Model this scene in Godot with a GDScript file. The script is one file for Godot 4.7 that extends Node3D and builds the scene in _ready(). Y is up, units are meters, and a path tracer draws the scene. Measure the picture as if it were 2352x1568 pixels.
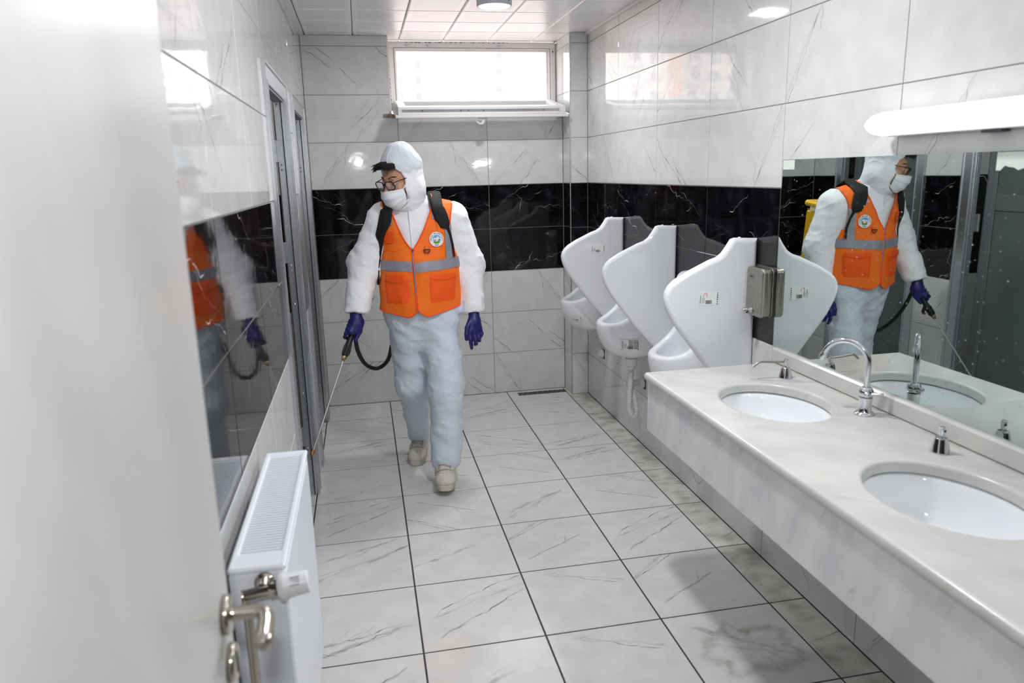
extends Node3D
# A tiled public washroom: a person in a white coverall and orange vest sprays with a lance.
# Units are metres; y is up; the tiled end wall lies in z = 0 and the camera looks towards it.

const XL := 0.295      # tile face of the side wall with the cubicle doors
const XR := 2.161      # tile face of the side wall with the urinals and the mirror
const CO := 0.303      # height of one tile course
const CEIL := 2.49
const ZF := 5.10       # inner face of the entrance wall
const COUNTER := 0.855

var M := {}
var name_count := {}
var rng := RandomNumberGenerator.new()

# ------------------------------------------------------------------ mesh builder
class MB:
	var v := PackedVector3Array()
	var uv := PackedVector2Array()
	var col := PackedColorArray()
	var idx := PackedInt32Array()
	var start := 0
	var tint := Color(1, 1, 1)

	func vert(p: Vector3, t := Vector2.ZERO) -> int:
		v.append(p)
		uv.append(t)
		col.append(tint)
		return v.size() - 1

	func tri(a: int, b: int, c: int) -> void:
		idx.append(a)
		idx.append(b)
		idx.append(c)

	func begin() -> void:
		start = idx.size()

	# turns the triangles added since begin() outwards, judged by the volume about their centre
	func outwards() -> void:
		var c := Vector3.ZERO
		var n := idx.size() - start
		if n == 0:
			return
		for i in range(start, idx.size()):
			c += v[idx[i]]
		c /= float(n)
		var vol := 0.0
		for i in range(start, idx.size(), 3):
			vol += (v[idx[i]] - c).dot((v[idx[i + 1]] - c).cross(v[idx[i + 2]] - c))
		if vol < 0.0:
			for i in range(start, idx.size(), 3):
				var t := idx[i + 1]
				idx[i + 1] = idx[i + 2]
				idx[i + 2] = t

	# a flat polygon (convex), facing nrm
	func face(pts: Array, nrm: Vector3, uvs: Array = []) -> void:
		var s := v.size()
		for i in pts.size():
			vert(pts[i], uvs[i] if uvs.size() else Vector2.ZERO)
		var g := (v[s + 1] - v[s]).cross(v[s + 2] - v[s])
		for i in range(1, pts.size() - 1):
			if g.dot(nrm) >= 0.0:
				tri(s, s + i, s + i + 1)
			else:
				tri(s, s + i + 1, s + i)

	# a box with chamfered edges, in the axes of x
	func box(c: Vector3, s: Vector3, b := 0.0, x := Basis()) -> void:
		var h := s * 0.5
		if b <= 0.0:
			for ax in 3:
				for sg in [-1.0, 1.0]:
					var n := Vector3.ZERO
					n[ax] = sg
					var u := Vector3.ZERO
					u[(ax + 1) % 3] = h[(ax + 1) % 3]
					var w := Vector3.ZERO
					w[(ax + 2) % 3] = h[(ax + 2) % 3]
					var m := n * h[ax]
					face([c + x * (m - u - w), c + x * (m + u - w), c + x * (m + u + w), c + x * (m - u + w)], x * n, [Vector2(0, 1), Vector2(1, 1), Vector2(1, 0), Vector2(0, 0)])
			return
		b = minf(b, minf(h.x, minf(h.y, h.z)) * 0.95)
		for ax in 3:
			for sg in [-1.0, 1.0]:
				var n := Vector3.ZERO
				n[ax] = sg
				var a1 := (ax + 1) % 3
				var a2 := (ax + 2) % 3
				var u := Vector3.ZERO
				u[a1] = h[a1] - b
				var w := Vector3.ZERO
				w[a2] = h[a2] - b
				var m := n * h[ax]
				face([c + x * (m - u - w), c + x * (m + u - w), c + x * (m + u + w), c + x * (m - u + w)], x * n, [Vector2(0, 1), Vector2(1, 1), Vector2(1, 0), Vector2(0, 0)])
				for s2 in [-1.0, 1.0]:
					# edge between +-ax and +-a1
					var e1 := Vector3.ZERO
					e1[ax] = sg * h[ax]
					e1[a1] = s2 * (h[a1] - b)
					var e2 := Vector3.ZERO
					e2[ax] = sg * (h[ax] - b)
					e2[a1] = s2 * h[a1]
					var en := Vector3.ZERO
					en[ax] = sg
					en[a1] = s2
					face([c + x * (e1 - w), c + x * (e1 + w), c + x * (e2 + w), c + x * (e2 - w)], x * en)
		for i in 8:
			var d := Vector3(1 if i & 1 else -1, 1 if i & 2 else -1, 1 if i & 4 else -1)
			var p := d * h
			face([c + x * (p - Vector3(0, d.y * b, d.z * b)), c + x * (p - Vector3(d.x * b, 0, d.z * b)), c + x * (p - Vector3(d.x * b, d.y * b, 0))], x * d)

	# joins rings of points (all of one length) into a skin
	func loft(rings: Array, closed := true, cap := true, uscale := 1.0, vscale := 1.0) -> void:
		begin()
		var m: int = rings[0].size()
		var s := v.size()
		var w := m + 1 if closed else m
		for r in rings.size():
			for k in w:
				vert(rings[r][k % m], Vector2(float(k) / float(w - 1) * uscale, float(r) / maxf(1.0, rings.size() - 1.0) * vscale))
		for r in rings.size() - 1:
			for k in w - 1:
				var a := s + r * w + k
				tri(a, a + 1, a + w + 1)
				tri(a, a + w + 1, a + w)
		if cap and closed:
			for e in [0, rings.size() - 1]:
				var ring = rings[e]
				var c := Vector3.ZERO
				for p in ring:
					c += p
				c /= float(m)
				var ci := vert(c, Vector2(0.5, 0.5))
				var b := v.size()
				for k in m:
					vert(ring[k], Vector2(0.5, 0.5))
				for k in m:
					if e == 0:
						tri(ci, b + (k + 1) % m, b + k)
					else:
						tri(ci, b + k, b + (k + 1) % m)
		outwards()

	func tube(path: Array, radius, sides := 10, cap := true) -> void:
		var rings := []
		var up := Vector3.UP
		var t0: Vector3 = (path[1] - path[0]).normalized()
		if absf(t0.dot(up)) > 0.9:
			up = Vector3.RIGHT
		var nn := (up - t0 * up.dot(t0)).normalized()
		for i in path.size():
			var t: Vector3
			if i == 0:
				t = (path[1] - path[0]).normalized()
			elif i == path.size() - 1:
				t = (path[i] - path[i - 1]).normalized()
			else:
				t = (path[i + 1] - path[i - 1]).normalized()
			nn = (nn - t * nn.dot(t)).normalized()
			var bb := t.cross(nn)
			var r: float = radius[i] if radius is Array else radius
			var ring := PackedVector3Array()
			for k in sides:
				var a := TAU * k / sides
				ring.append(path[i] + (nn * cos(a) + bb * sin(a)) * r)
			rings.append(ring)
		loft(rings, true, cap, 1.0, 1.0)

	# turns a profile of (radius, height) about the y axis of x
	func lathe(prof: Array, segs := 24, x := Transform3D(), cap := true) -> void:
		var rings := []
		for p in prof:
			var ring := PackedVector3Array()
			for k in segs:
				var a := TAU * k / segs
				ring.append(x * Vector3(p.x * cos(a), p.y, p.x * sin(a)))
			rings.append(ring)
		loft(rings, true, cap)

	# an outline in the xy plane of x given depth from z0 to z1, with its edges rounded off by b
	func prism(outline: PackedVector2Array, z0: float, z1: float, b := 0.0, x := Transform3D(), steps := 3) -> void:
		begin()
		var o := outline
		var area := 0.0
		for i in o.size():
			var q := o[(i + 1) % o.size()]
			area += o[i].x * q.y - q.x * o[i].y
		if area < 0.0:
			o = o.duplicate()
			o.reverse()
		var m := o.size()
		var ins := PackedVector2Array()
		for i in m:
			var e1 := (o[i] - o[(i + m - 1) % m]).normalized()
			var e2 := (o[(i + 1) % m] - o[i]).normalized()
			var n := (Vector2(-e1.y, e1.x) + Vector2(-e2.y, e2.x))
			n = n.normalized() / maxf(0.5, n.length() * 0.5)
			ins.append(n)
		var levels := []   # (inset, z)
		if b > 0.0:
			for k in steps + 1:
				var a := PI * 0.5 * k / steps
				levels.append(Vector2(b * (1.0 - sin(a)), z0 + b * (1.0 - cos(a))))
			for k in range(steps, -1, -1):
				var a := PI * 0.5 * k / steps
				levels.append(Vector2(b * (1.0 - sin(a)), z1 - b * (1.0 - cos(a))))
		else:
			levels = [Vector2(0, z0), Vector2(0, z1)]
		var s := v.size()
		for l: Vector2 in levels:
			for i in m + 1:
				var p := o[i % m] + ins[i % m] * l.x
				vert(x * Vector3(p.x, p.y, l.y), Vector2(float(i) / m, (l.y - z0) / maxf(1e-5, z1 - z0)))
		for r in levels.size() - 1:
			for k in m:
				var a := s + r * (m + 1) + k
				tri(a, a + 1, a + m + 2)
				tri(a, a + m + 2, a + m + 1)
		var flat := PackedVector2Array()
		for i in m:
			flat.append(o[i] + ins[i] * levels[0].x)
		var ts := Geometry2D.triangulate_polygon(flat)
		var lo := Vector2(1e9, 1e9)
		var hi := -lo
		for p: Vector2 in flat:
			lo = lo.min(p)
			hi = hi.max(p)
		for e in 2:
			var base := v.size()
			for p: Vector2 in flat:
				vert(x * Vector3(p.x, p.y, levels[0].y if e == 0 else levels[-1].y), Vector2((p.x - lo.x) / (hi.x - lo.x), 1.0 - (p.y - lo.y) / (hi.y - lo.y)))
			for i in range(0, ts.size(), 3):
				var a := flat[ts[i]]
				var ccw := (flat[ts[i + 1]] - a).cross(flat[ts[i + 2]] - a) > 0.0
				if ccw == (e == 1):
					tri(base + ts[i], base + ts[i + 1], base + ts[i + 2])
				else:
					tri(base + ts[i], base + ts[i + 2], base + ts[i + 1])
		outwards()

	func mesh(with_color := false) -> ArrayMesh:
		var n := PackedVector3Array()
		n.resize(v.size())
		for i in range(0, idx.size(), 3):
			var a := idx[i]
			var b := idx[i + 1]
			var c := idx[i + 2]
			var g := (v[b] - v[a]).cross(v[c] - v[a])
			n[a] += g
			n[b] += g
			n[c] += g
		var rev := PackedInt32Array()
		rev.resize(idx.size())
		for i in range(0, idx.size(), 3):
			rev[i] = idx[i]
			rev[i + 1] = idx[i + 2]
			rev[i + 2] = idx[i + 1]
		for i in n.size():
			n[i] = n[i].normalized() if n[i].length_squared() > 1e-20 else Vector3.UP
		var arr := []
		arr.resize(Mesh.ARRAY_MAX)
		arr[Mesh.ARRAY_VERTEX] = v
		arr[Mesh.ARRAY_NORMAL] = n
		arr[Mesh.ARRAY_TEX_UV] = uv
		if with_color:
			arr[Mesh.ARRAY_COLOR] = col
		arr[Mesh.ARRAY_INDEX] = rev
		var am := ArrayMesh.new()
		am.add_surface_from_arrays(Mesh.PRIMITIVE_TRIANGLES, arr)
		return am

# ------------------------------------------------------------------ nodes
func numbered(parent: Node, called: String) -> String:
	var k := str(parent.get_instance_id()) + called
	var n: int = name_count.get(k, 0)
	name_count[k] = n + 1
	return called if n == 0 else "%s_%03d" % [called, n]

func part(parent: Node, called: String, m: Mesh, mat: Material, label := "") -> MeshInstance3D:
	var o := MeshInstance3D.new()
	o.name = numbered(parent, called)
	o.mesh = m
	o.material_override = mat
	parent.add_child(o, true)
	if label:
		o.set_meta("label", label)
	return o

func thing(called: String, label: String, category: String, at := Vector3.ZERO, group := "") -> Node3D:
	var o := Node3D.new()
	o.name = numbered(self, called)
	add_child(o, true)
	o.position = at
	tag(o, label, category, group)
	return o

func tag(o: Node, label: String, category: String, group := "") -> void:
	o.set_meta("label", label)
	o.set_meta("category", category)
	if group:
		o.set_meta("group", group)

func structure(called: String, label: String, category: String) -> Node3D:
	var o := thing(called, label, category)
	o.set_meta("kind", "structure")
	return o

# ------------------------------------------------------------------ materials
func plain(c: Color, rough := 0.5, metal := 0.0) -> StandardMaterial3D:
	var m := StandardMaterial3D.new()
	m.albedo_color = c
	m.roughness = rough
	m.metallic = metal
	return m

func noise(freq: float, sd: int, oct := 4, kind := FastNoiseLite.TYPE_SIMPLEX_SMOOTH) -> FastNoiseLite:
	var n := FastNoiseLite.new()
	n.noise_type = kind
	n.frequency = freq
	n.seed = sd
	n.fractal_octaves = oct
	return n

func noise_map(freq: float, sd: int, size: int, normal: bool, strength := 4.0, oct := 4) -> NoiseTexture2D:
	var t := NoiseTexture2D.new()
	t.width = size
	t.height = size
	t.seamless = true
	t.noise = noise(freq, sd, oct)
	t.as_normal_map = normal
	t.bump_strength = strength
	return t

func crumple_map(freq: float, sd: int, size: int, strength: float) -> NoiseTexture2D:
	var t := noise_map(freq, sd, size, true, strength, 3)
	var n: FastNoiseLite = t.noise
	n.fractal_type = FastNoiseLite.FRACTAL_RIDGED
	n.fractal_gain = 0.4
	return t

# thin nonwoven cloth: creases where it lies double look whiter
func crinkle_tone() -> ImageTexture:
	var n := noise(0.010, 204, 3)
	var m := noise(0.022, 205, 2)
	var f := noise(0.15, 206, 2)
	var im := Image.create(384, 384, false, Image.FORMAT_RGB8)
	for y in 384:
		for x in 384:
			var c := maxf(0.0, 1.0 - absf(n.get_noise_2d(x, y * 1.4)) * 7.0) * 0.6 + maxf(0.0, 1.0 - absf(m.get_noise_2d(x * 1.3, y)) * 8.0) * 0.4
			var v := 0.91 + 0.09 * c + f.get_noise_2d(x, y) * 0.035
			im.set_pixel(x, y, Color(v, v, v))
	return tex(im)

# a soft mottled ground for a stone: two tones mixed by stretched noise
func ground(w: int, h: int, a: Color, b: Color, freq: float, sd: int, stretch := Vector2(1, 1), turn := 0.0, power := 1.0) -> Image:
	var n := noise(freq, sd, 5)
	var q := 2
	var im := Image.create(maxi(w / q, 2), maxi(h / q, 2), false, Image.FORMAT_RGB8)
	var cs := cos(turn)
	var sn := sin(turn)
	for y in im.get_height():
		for x in im.get_width():
			var px := (x * cs + y * sn) * q * stretch.x
			var py := (-x * sn + y * cs) * q * stretch.y
			var t := clampf(n.get_noise_2d(px, py) * 0.9 + 0.5, 0.0, 1.0)
			im.set_pixel(x, y, a.lerp(b, pow(t, power)))
	im.resize(w, h, Image.INTERPOLATE_CUBIC)
	return im

func dab(im: Image, x: float, y: float, r: float, c: Color, a: float) -> void:
	var w := im.get_width()
	var h := im.get_height()
	var ri := int(ceil(r))
	for j in range(maxi(0, int(y) - ri), mini(h, int(y) + ri + 1)):
		for i in range(maxi(0, int(x) - ri), mini(w, int(x) + ri + 1)):
			var d := Vector2(i + 0.5 - x, j + 0.5 - y).length() / maxf(r, 0.7)
			if d < 1.0:
				im.set_pixel(i, j, im.get_pixel(i, j).lerp(c, a * (1.0 - d * d)))

# a wandering vein; it swells and fades along its way and may branch
func vein(im: Image, p: Vector2, ang: float, length: float, width: float, c: Color, a: float, jag: float, r: RandomNumberGenerator, branch := 0.0) -> void:
	var n := noise(0.007, r.randi() % 100000, 3)
	var s := 0.0
	var heading := ang
	var step := 1.0
	while s < length:
		if int(s) % 9 == 0:
			heading = lerpf(heading, ang + r.randfn(0.0, jag), 0.55)
			if branch > 0.0 and r.randf() < branch * 0.02:
				vein(im, p, ang + r.randf_range(-0.7, 0.7), length * r.randf_range(0.15, 0.4), width * 0.6, c, a * 0.75, jag, r)
		p += Vector2(cos(heading), sin(heading)) * step
		var f := n.get_noise_1d(s)
		var e := clampf(minf(s, length - s) / (length * 0.1 + 1.0), 0.0, 1.0)
		var sw := clampf(f * 1.9 + 0.35, 0.15, 1.3)
		dab(im, p.x, p.y, width * (0.5 + 0.75 * sw), c, minf(a * e * (0.55 + sw * 0.5), 1.0))
		s += step
	return

func tex(im: Image) -> ImageTexture:
	im.generate_mipmaps()
	return ImageTexture.create_from_image(im)

func textured(im: Image, rough: float, ripple: Texture2D = null, rs := 0.1) -> StandardMaterial3D:
	var m := plain(Color.WHITE, rough)
	m.albedo_texture = tex(im)
	if ripple:
		m.normal_enabled = true
		m.normal_texture = ripple
		m.normal_scale = rs
	return m

func make_materials() -> void:
	var r := RandomNumberGenerator.new()
	r.seed = 71
	var ripple := noise_map(0.02, 5, 256, true, 2.0, 2)
	# white wall tile with thin grey-brown veins that run across it
	M.white = []
	for k in 7:
		var im := ground(704, 352, Color8(216, 216, 215), Color8(208, 208, 206), 0.006, 100 + k)
		var side := 1.0 if k % 2 == 0 else -1.0
		for j in [2, 3, 2, 1, 3, 2, 1][k]:
			var x := r.randf_range(-60, 620)
			var ang := (-1.0 if side > 0 else 1.0) * r.randf_range(0.62, 1.05)
			var y := 360.0 if ang < 0.0 else -8.0
			if r.randf() < 0.35:
				x = r.randf_range(80, 520)
				y = r.randf_range(60, 290)
			var ln := r.randf_range(240, 520)
			var c := Color8(128, 122, 122).lerp(Color8(112, 98, 88), r.randf() * 0.6)
			vein(im, Vector2(x, y), ang, ln, r.randf_range(5, 9), Color8(206, 204, 203), 0.06, 0.2, r)
			vein(im, Vector2(x, y), ang, ln, r.randf_range(1.2, 2.5), c, r.randf_range(0.55, 0.85), 0.34, r, 1.3)
		M.white.append(textured(im, 0.045, ripple, 0.035))
	# black wall tile with white lightning veins
	M.black = []
	for k in 5:
		var im := ground(704, 352, Color8(10, 9, 12), Color8(33, 30, 37), 0.007, 300 + k, Vector2(1, 1), 0.4, 2.2)
		for j in 5:
			vein(im, Vector2(r.randf_range(0, 700), r.randf_range(0, 350)), r.randf_range(-0.9, 1.2), r.randf_range(150, 500), r.randf_range(0.5, 0.9), Color8(165, 160, 166), 0.4, 0.5, r, 1.2)
		for j in 3:
			vein(im, Vector2(r.randf_range(-30, 450), r.randf_range(40, 340)), r.randf_range(-0.65, -0.2), r.randf_range(200, 420), r.randf_range(0.8, 1.6), Color8(240, 236, 234), 1.0, 0.75, r, 1.8)
		for j in 2:
			vein(im, Vector2(r.randf_range(0, 650), r.randf_range(0, 200)), r.randf_range(0.5, 1.3), r.randf_range(80, 200), r.randf_range(0.6, 1.0), Color8(225, 222, 224), 0.8, 0.8, r)
		M.black.append(textured(im, 0.05, ripple, 0.03))
	# floor tile
	M.floor = []
	var fl := [[0.5, 2], [-0.55, 2], [0.42, 3], [-0.42, 1], [0.6, 1], [-0.6, 2], [0.35, 2]]
	for k in fl.size() + 1:
		var im := ground(512, 512, Color8(214, 214, 211), Color8(206, 205, 202), 0.006, 500 + k)
		var f = fl[k % fl.size()]
		for j in f[1]:
			var ang: float = f[0] + r.randf_range(-0.15, 0.15)
			var x := r.randf_range(-60, 180)
			var y := r.randf_range(20, 330) if ang > 0.0 else r.randf_range(180, 500)
			var ln := r.randf_range(280, 640)
			vein(im, Vector2(x, y), ang, ln, r.randf_range(6, 12), Color8(176, 174, 178), 0.05, 0.3, r)
			vein(im, Vector2(x, y), ang, ln, r.randf_range(1.0, 2.5), Color8(100, 97, 106), r.randf_range(0.5, 0.85), 0.42, r, 2.2)
		for j in 5:
			dab(im, r.randf_range(10, 500), r.randf_range(10, 500), 1.3, Color8(60, 56, 50), 0.8)
		if k == fl.size():
			# the ring-shaped water stain left on one tile by the washstand
			var sn := noise(0.02, 9, 4)
			for j in 2600:
				var a := r.randf() * TAU
				var rr := 165.0 + sn.get_noise_2d(cos(a) * 60.0, sin(a) * 60.0) * 90.0 + r.randfn(0.0, 16.0)
				var strength := 0.006 + 0.022 * maxf(0.0, sn.get_noise_2d(a * 40.0, 7.0) + 0.35)
				dab(im, 262 + cos(a) * rr * 1.05, 262 + sin(a) * rr * 0.95, r.randf_range(5, 16), Color8(112, 102, 84), strength)
			for j in 500:
				dab(im, 262 + r.randfn(0, 95), 262 + r.randfn(0, 80), r.randf_range(8, 22), Color8(150, 144, 132), 0.03)
		M.floor.append(textured(im, 0.13, ripple, 0.03))
	# grimy cut tiles along the foot of the washstand wall
	M.grimy = []
	for k in 3:
		var im := ground(256, 512, Color8(212, 210, 205), Color8(192, 189, 182), 0.007, 640 + k)
		var g := noise(0.014, 77 + k, 5)
		for j in 1500:
			var x := r.randf_range(0, 256)
			var y := r.randf_range(0, 512)
			var s := g.get_noise_2d(x * 1.6, y * 0.6)
			if s > 0.02:
				dab(im, x, y, r.randf_range(9, 26), Color8(104, 98, 86), 0.012 + s * 0.05)
		for j in 26:
			dab(im, r.randf_range(0, 256), r.randf_range(0, 512), r.randf_range(1.0, 2.4), Color8(24, 22, 20), 0.9)
		vein(im, Vector2(-10, 120 + 90 * k), 0.5, 330, 1.6, Color8(104, 100, 108), 0.5, 0.3, r, 1.0)
		M.grimy.append(textured(im, 0.14, ripple, 0.03))
	M.grout_pale = plain(Color8(120, 118, 115), 0.9)
	M.grout_dark = plain(Color8(62, 60, 56), 0.9)
	# washstand marble
	var top := ground(1024, 512, Color8(216, 214, 210), Color8(202, 201, 199), 0.0045, 41, Vector2(1.0, 2.4), 0.35, 1.2)
	for j in 9:
		vein(top, Vector2(r.randf_range(0, 1000), r.randf_range(0, 500)), r.randf_range(0.1, 0.6), r.randf_range(90, 260), r.randf_range(6, 14), Color8(186, 187, 190), 0.05, 0.2, r)
	for j in 40:
		dab(top, r.randf_range(0, 1024), r.randf_range(0, 512), r.randf_range(6, 22), Color8(216, 196, 168), 0.07)
	M.marble = textured(top, 0.22)
	M.marble.albedo_color = Color8(244, 244, 244)
	M.marble.uv1_triplanar = true
	M.marble.uv1_world_triplanar = true
	M.marble.uv1_scale = Vector3(0.9, 0.9, 0.9)
	var ap := ground(1024, 512, Color8(228, 228, 228), Color8(208, 210, 213), 0.006, 47, Vector2(1.0, 1.5), 0.8, 1.3)
	for j in 70:
		vein(ap, Vector2(r.randf_range(0, 1000), r.randf_range(0, 500)), r.randf_range(0.7, 1.3), r.randf_range(12, 46), r.randf_range(3, 9), Color8(158, 161, 166), 0.035, 0.4, r)
	M.apron = textured(ap, 0.24)
	M.apron.uv1_triplanar = true
	M.apron.uv1_world_triplanar = true
	M.apron.uv1_scale = Vector3(0.9, 0.9, 0.9)
	# metals
	M.alu = plain(Color8(204, 206, 211), 0.24, 0.9)
	M.alu_dark = plain(Color8(120, 122, 126), 0.4, 0.8)
	M.chrome = plain(Color8(222, 224, 228), 0.08, 1.0)
	M.nickel = plain(Color8(196, 186, 174), 0.18, 1.0)
	M.brushed = plain(Color8(166, 162, 155), 0.3, 1.0)
	M.brushed.roughness_texture = noise_map(0.03, 12, 256, false)
	M.brushed.roughness_texture_channel = BaseMaterial3D.TEXTURE_CHANNEL_RED
	M.brushed.roughness = 0.85
	M.brass = plain(Color8(176, 128, 62), 0.3, 1.0)
	M.steel = plain(Color8(205, 205, 205), 0.16, 1.0)
	M.dark = plain(Color8(18, 18, 20), 0.6)
	M.rubber = plain(Color8(12, 12, 13), 0.45)
	M.ceramic = plain(Color8(236, 238, 242), 0.06)
	M.ceramic.clearcoat_enabled = true
	M.ceramic.clearcoat = 0.6
	M.ceramic.clearcoat_roughness = 0.04
	M.basin = plain(Color8(238, 240, 243), 0.08)
	M.plastic = plain(Color8(228, 229, 232), 0.35)
	M.enamel = plain(Color8(232, 235, 243), 0.28)
	M.upvc = plain(Color8(232, 228, 226), 0.4)
	M.glass = plain(Color(0.9, 0.95, 0.95, 0.1), 0.02)
	M.glass.transparency = BaseMaterial3D.TRANSPARENCY_ALPHA
	M.hose_grey = plain(Color8(214, 212, 210), 0.4)
	M.black_seal = plain(Color8(10, 10, 11), 0.7)
	M.raw = plain(Color8(148, 126, 108), 0.9)
	M.cubicle = plain(Color8(92, 99, 100), 0.32)
	M.cubicle_stile = plain(Color8(112, 117, 118), 0.35, 0.3)
	# perforated ceiling panel
	var pim := Image.create(512, 512, false, Image.FORMAT_RGB8)
	pim.fill(Color8(246, 246, 248))
	for y in range(44, 470, 7):
		for x in range(44, 470, 7):
			for q in [[0, 0], [1, 0], [0, 1], [1, 1], [2, 0], [2, 1], [0, 2], [1, 2]]:
				pim.set_pixel(x + q[0], y + q[1], Color8(168, 168, 172))
	M.ceiling = textured(pim, 0.3)
	M.ceiling_plain = plain(Color8(240, 239, 240), 0.3)
	# mirror: silvered glass with dried drops
	var mm := Image.create(1024, 512, false, Image.FORMAT_RGB8)
	mm.fill(Color(0.0, 0.0, 1.0))
	var mr := Image.create(1024, 512, false, Image.FORMAT_RGB8)
	mr.fill(Color8(203, 212, 209))
	for j in 1500:
		var x := r.randf() * 1024.0
		var y := 512.0 * pow(r.randf(), 0.75)
		var a := r.randf_range(0.05, 0.26) if r.randf() < 0.9 else r.randf_range(0.35, 0.7)
		var rad := r.randf_range(0.8, 2.1)
		dab(mm, x, y, rad, Color(0, 0, 0), a)
	M.mirror = plain(Color.WHITE, 0.012, 1.0)
	M.mirror.albedo_texture = tex(mr)
	M.mirror.metallic_texture = tex(mm)
	M.mirror.metallic_texture_channel = BaseMaterial3D.TEXTURE_CHANNEL_BLUE
	M.mirror_edge = plain(Color8(120, 150, 138), 0.15)
	# white laminate of the entrance door
	var di := ground(512, 1024, Color8(208, 208, 206), Color8(197, 197, 194), 0.003, 88, Vector2(4.0, 1.0), 0.25, 1.1)
	M.door = textured(di, 0.3)

# ------------------------------------------------------------------ the tiled shell
var tile_meshes := {}

# one tile: a slab whose front edges are chamfered; u and v run over the face, and the texture covers a full tile
func tile_mesh(w: float, h: float, uv0: Vector2, uv1: Vector2, flip: int, c := 0.0014, t := 0.008) -> ArrayMesh:
	var key := "%.4f %.4f %.3f %.3f %.3f %.3f %d" % [w, h, uv0.x, uv0.y, uv1.x, uv1.y, flip]
	if tile_meshes.has(key):
		return tile_meshes[key]
	var b := MB.new()
	var q := [Vector2(0, 0), Vector2(1, 0), Vector2(1, 1), Vector2(0, 1)]
	var o := []
	var i := []
	var k := []
	var uvs := []
	for s in q:
		o.append(Vector3(s.x * w, s.y * h, -c))
		i.append(Vector3(lerpf(c, w - c, s.x), lerpf(c, h - c, s.y), 0))
		k.append(Vector3(s.x * w, s.y * h, -t))
		var g := Vector2(lerpf(uv0.x, uv1.x, s.x), 1.0 - lerpf(uv0.y, uv1.y, s.y))
		if flip & 1:
			g.x = 1.0 - g.x
		if flip & 2:
			g.y = 1.0 - g.y
		uvs.append(g)
	b.face(i, Vector3(0, 0, 1), uvs)
	for s in 4:
		var e := (s + 1) % 4
		var out: Vector3 = ((o[s] + o[e]) * 0.5 - Vector3(w, h, 0) * 0.5)
		out.z = 0.0
		b.face([i[s], i[e], o[e], o[s]], out.normalized() + Vector3(0, 0, 1), [uvs[s], uvs[e], uvs[e], uvs[s]])
		b.face([o[s], o[e], k[e], k[s]], out, [uvs[s], uvs[e], uvs[e], uvs[s]])
	var m := b.mesh()
	tile_meshes[key] = m
	return m

func cut(r: Rect2, holes: Array) -> Array:
	var left := [r]
	for h in holes:
		var nx := []
		for q in left:
			if not q.intersects(h):
				nx.append(q)
				continue
			var e: Rect2 = q.intersection(h)
			if e.position.y > q.position.y + 0.004:
				nx.append(Rect2(q.position, Vector2(q.size.x, e.position.y - q.position.y)))
			if e.end.y < q.end.y - 0.004:
				nx.append(Rect2(Vector2(q.position.x, e.end.y), Vector2(q.size.x, q.end.y - e.end.y)))
			if e.position.x > q.position.x + 0.004:
				nx.append(Rect2(Vector2(q.position.x, e.position.y), Vector2(e.position.x - q.position.x, e.size.y)))
			if e.end.x < q.end.x - 0.004:
				nx.append(Rect2(Vector2(e.end.x, e.position.y), Vector2(q.end.x - e.end.x, e.size.y)))
		left = nx
	return left

# lays tiles between the joints us and vs on the plane through origin spanned by x.x and x.y, facing x.z
func lay(parent: Node3D, x: Transform3D, us: Array, vs: Array, holes: Array, pick: Callable, gap: float, full: Vector2) -> void:
	for j in vs.size() - 1:
		for i in us.size() - 1:
			var r := Rect2(us[i] + gap * 0.5, vs[j] + gap * 0.5, us[i + 1] - us[i] - gap, vs[j + 1] - vs[j] - gap)
			if r.size.x < 0.004 or r.size.y < 0.004:
				continue
			var got = pick.call(i, j)      # [material, flip]
			for p in cut(r, holes):
				if p.size.x < 0.004 or p.size.y < 0.004:
					continue
				# cut tiles keep their joint-side edge of the pattern
				var a := Vector2((p.position.x - r.position.x) / full.x, (p.position.y - r.position.y) / full.y)
				var e := a + Vector2(p.size.x / full.x, p.size.y / full.y)
				var m := tile_mesh(p.size.x, p.size.y, a, e, got[1])
				var o := part(parent, "tile", m, got[0])
				o.transform = x * Transform3D(Basis(), Vector3(p.position.x, p.position.y, 0))

func courses(top := CEIL) -> Array:
	var a := []
	for k in 9:
		a.append(k * CO)
	if top - a[-1] > 0.02:
		a.append(top)
	return a

func wall_pick(sd: int) -> Callable:
	return func(i: int, j: int):
		var h := hash(i * 7919 + j * 104729 + sd * 31)
		if j == 3 or j == 4:
			return [M.black[h % M.black.size()], (h / 16) % 4]
		return [M.white[h % M.white.size()], [0, 0, 3, 1][(h / 16) % 4]]

func slab(parent: Node3D, called: String, a: Vector3, b: Vector3, m: Material) -> void:
	var k := MB.new()
	k.box((a + b) * 0.5, (b - a).abs())
	part(parent, called, k.mesh(), m)

var D1 := Rect2(1.455, 0.0, 0.835, 2.02)   # z, y of the cubicle door frames, outer edges
var D2 := Rect2(0.275, 0.0, 0.885, 2.025)

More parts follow.
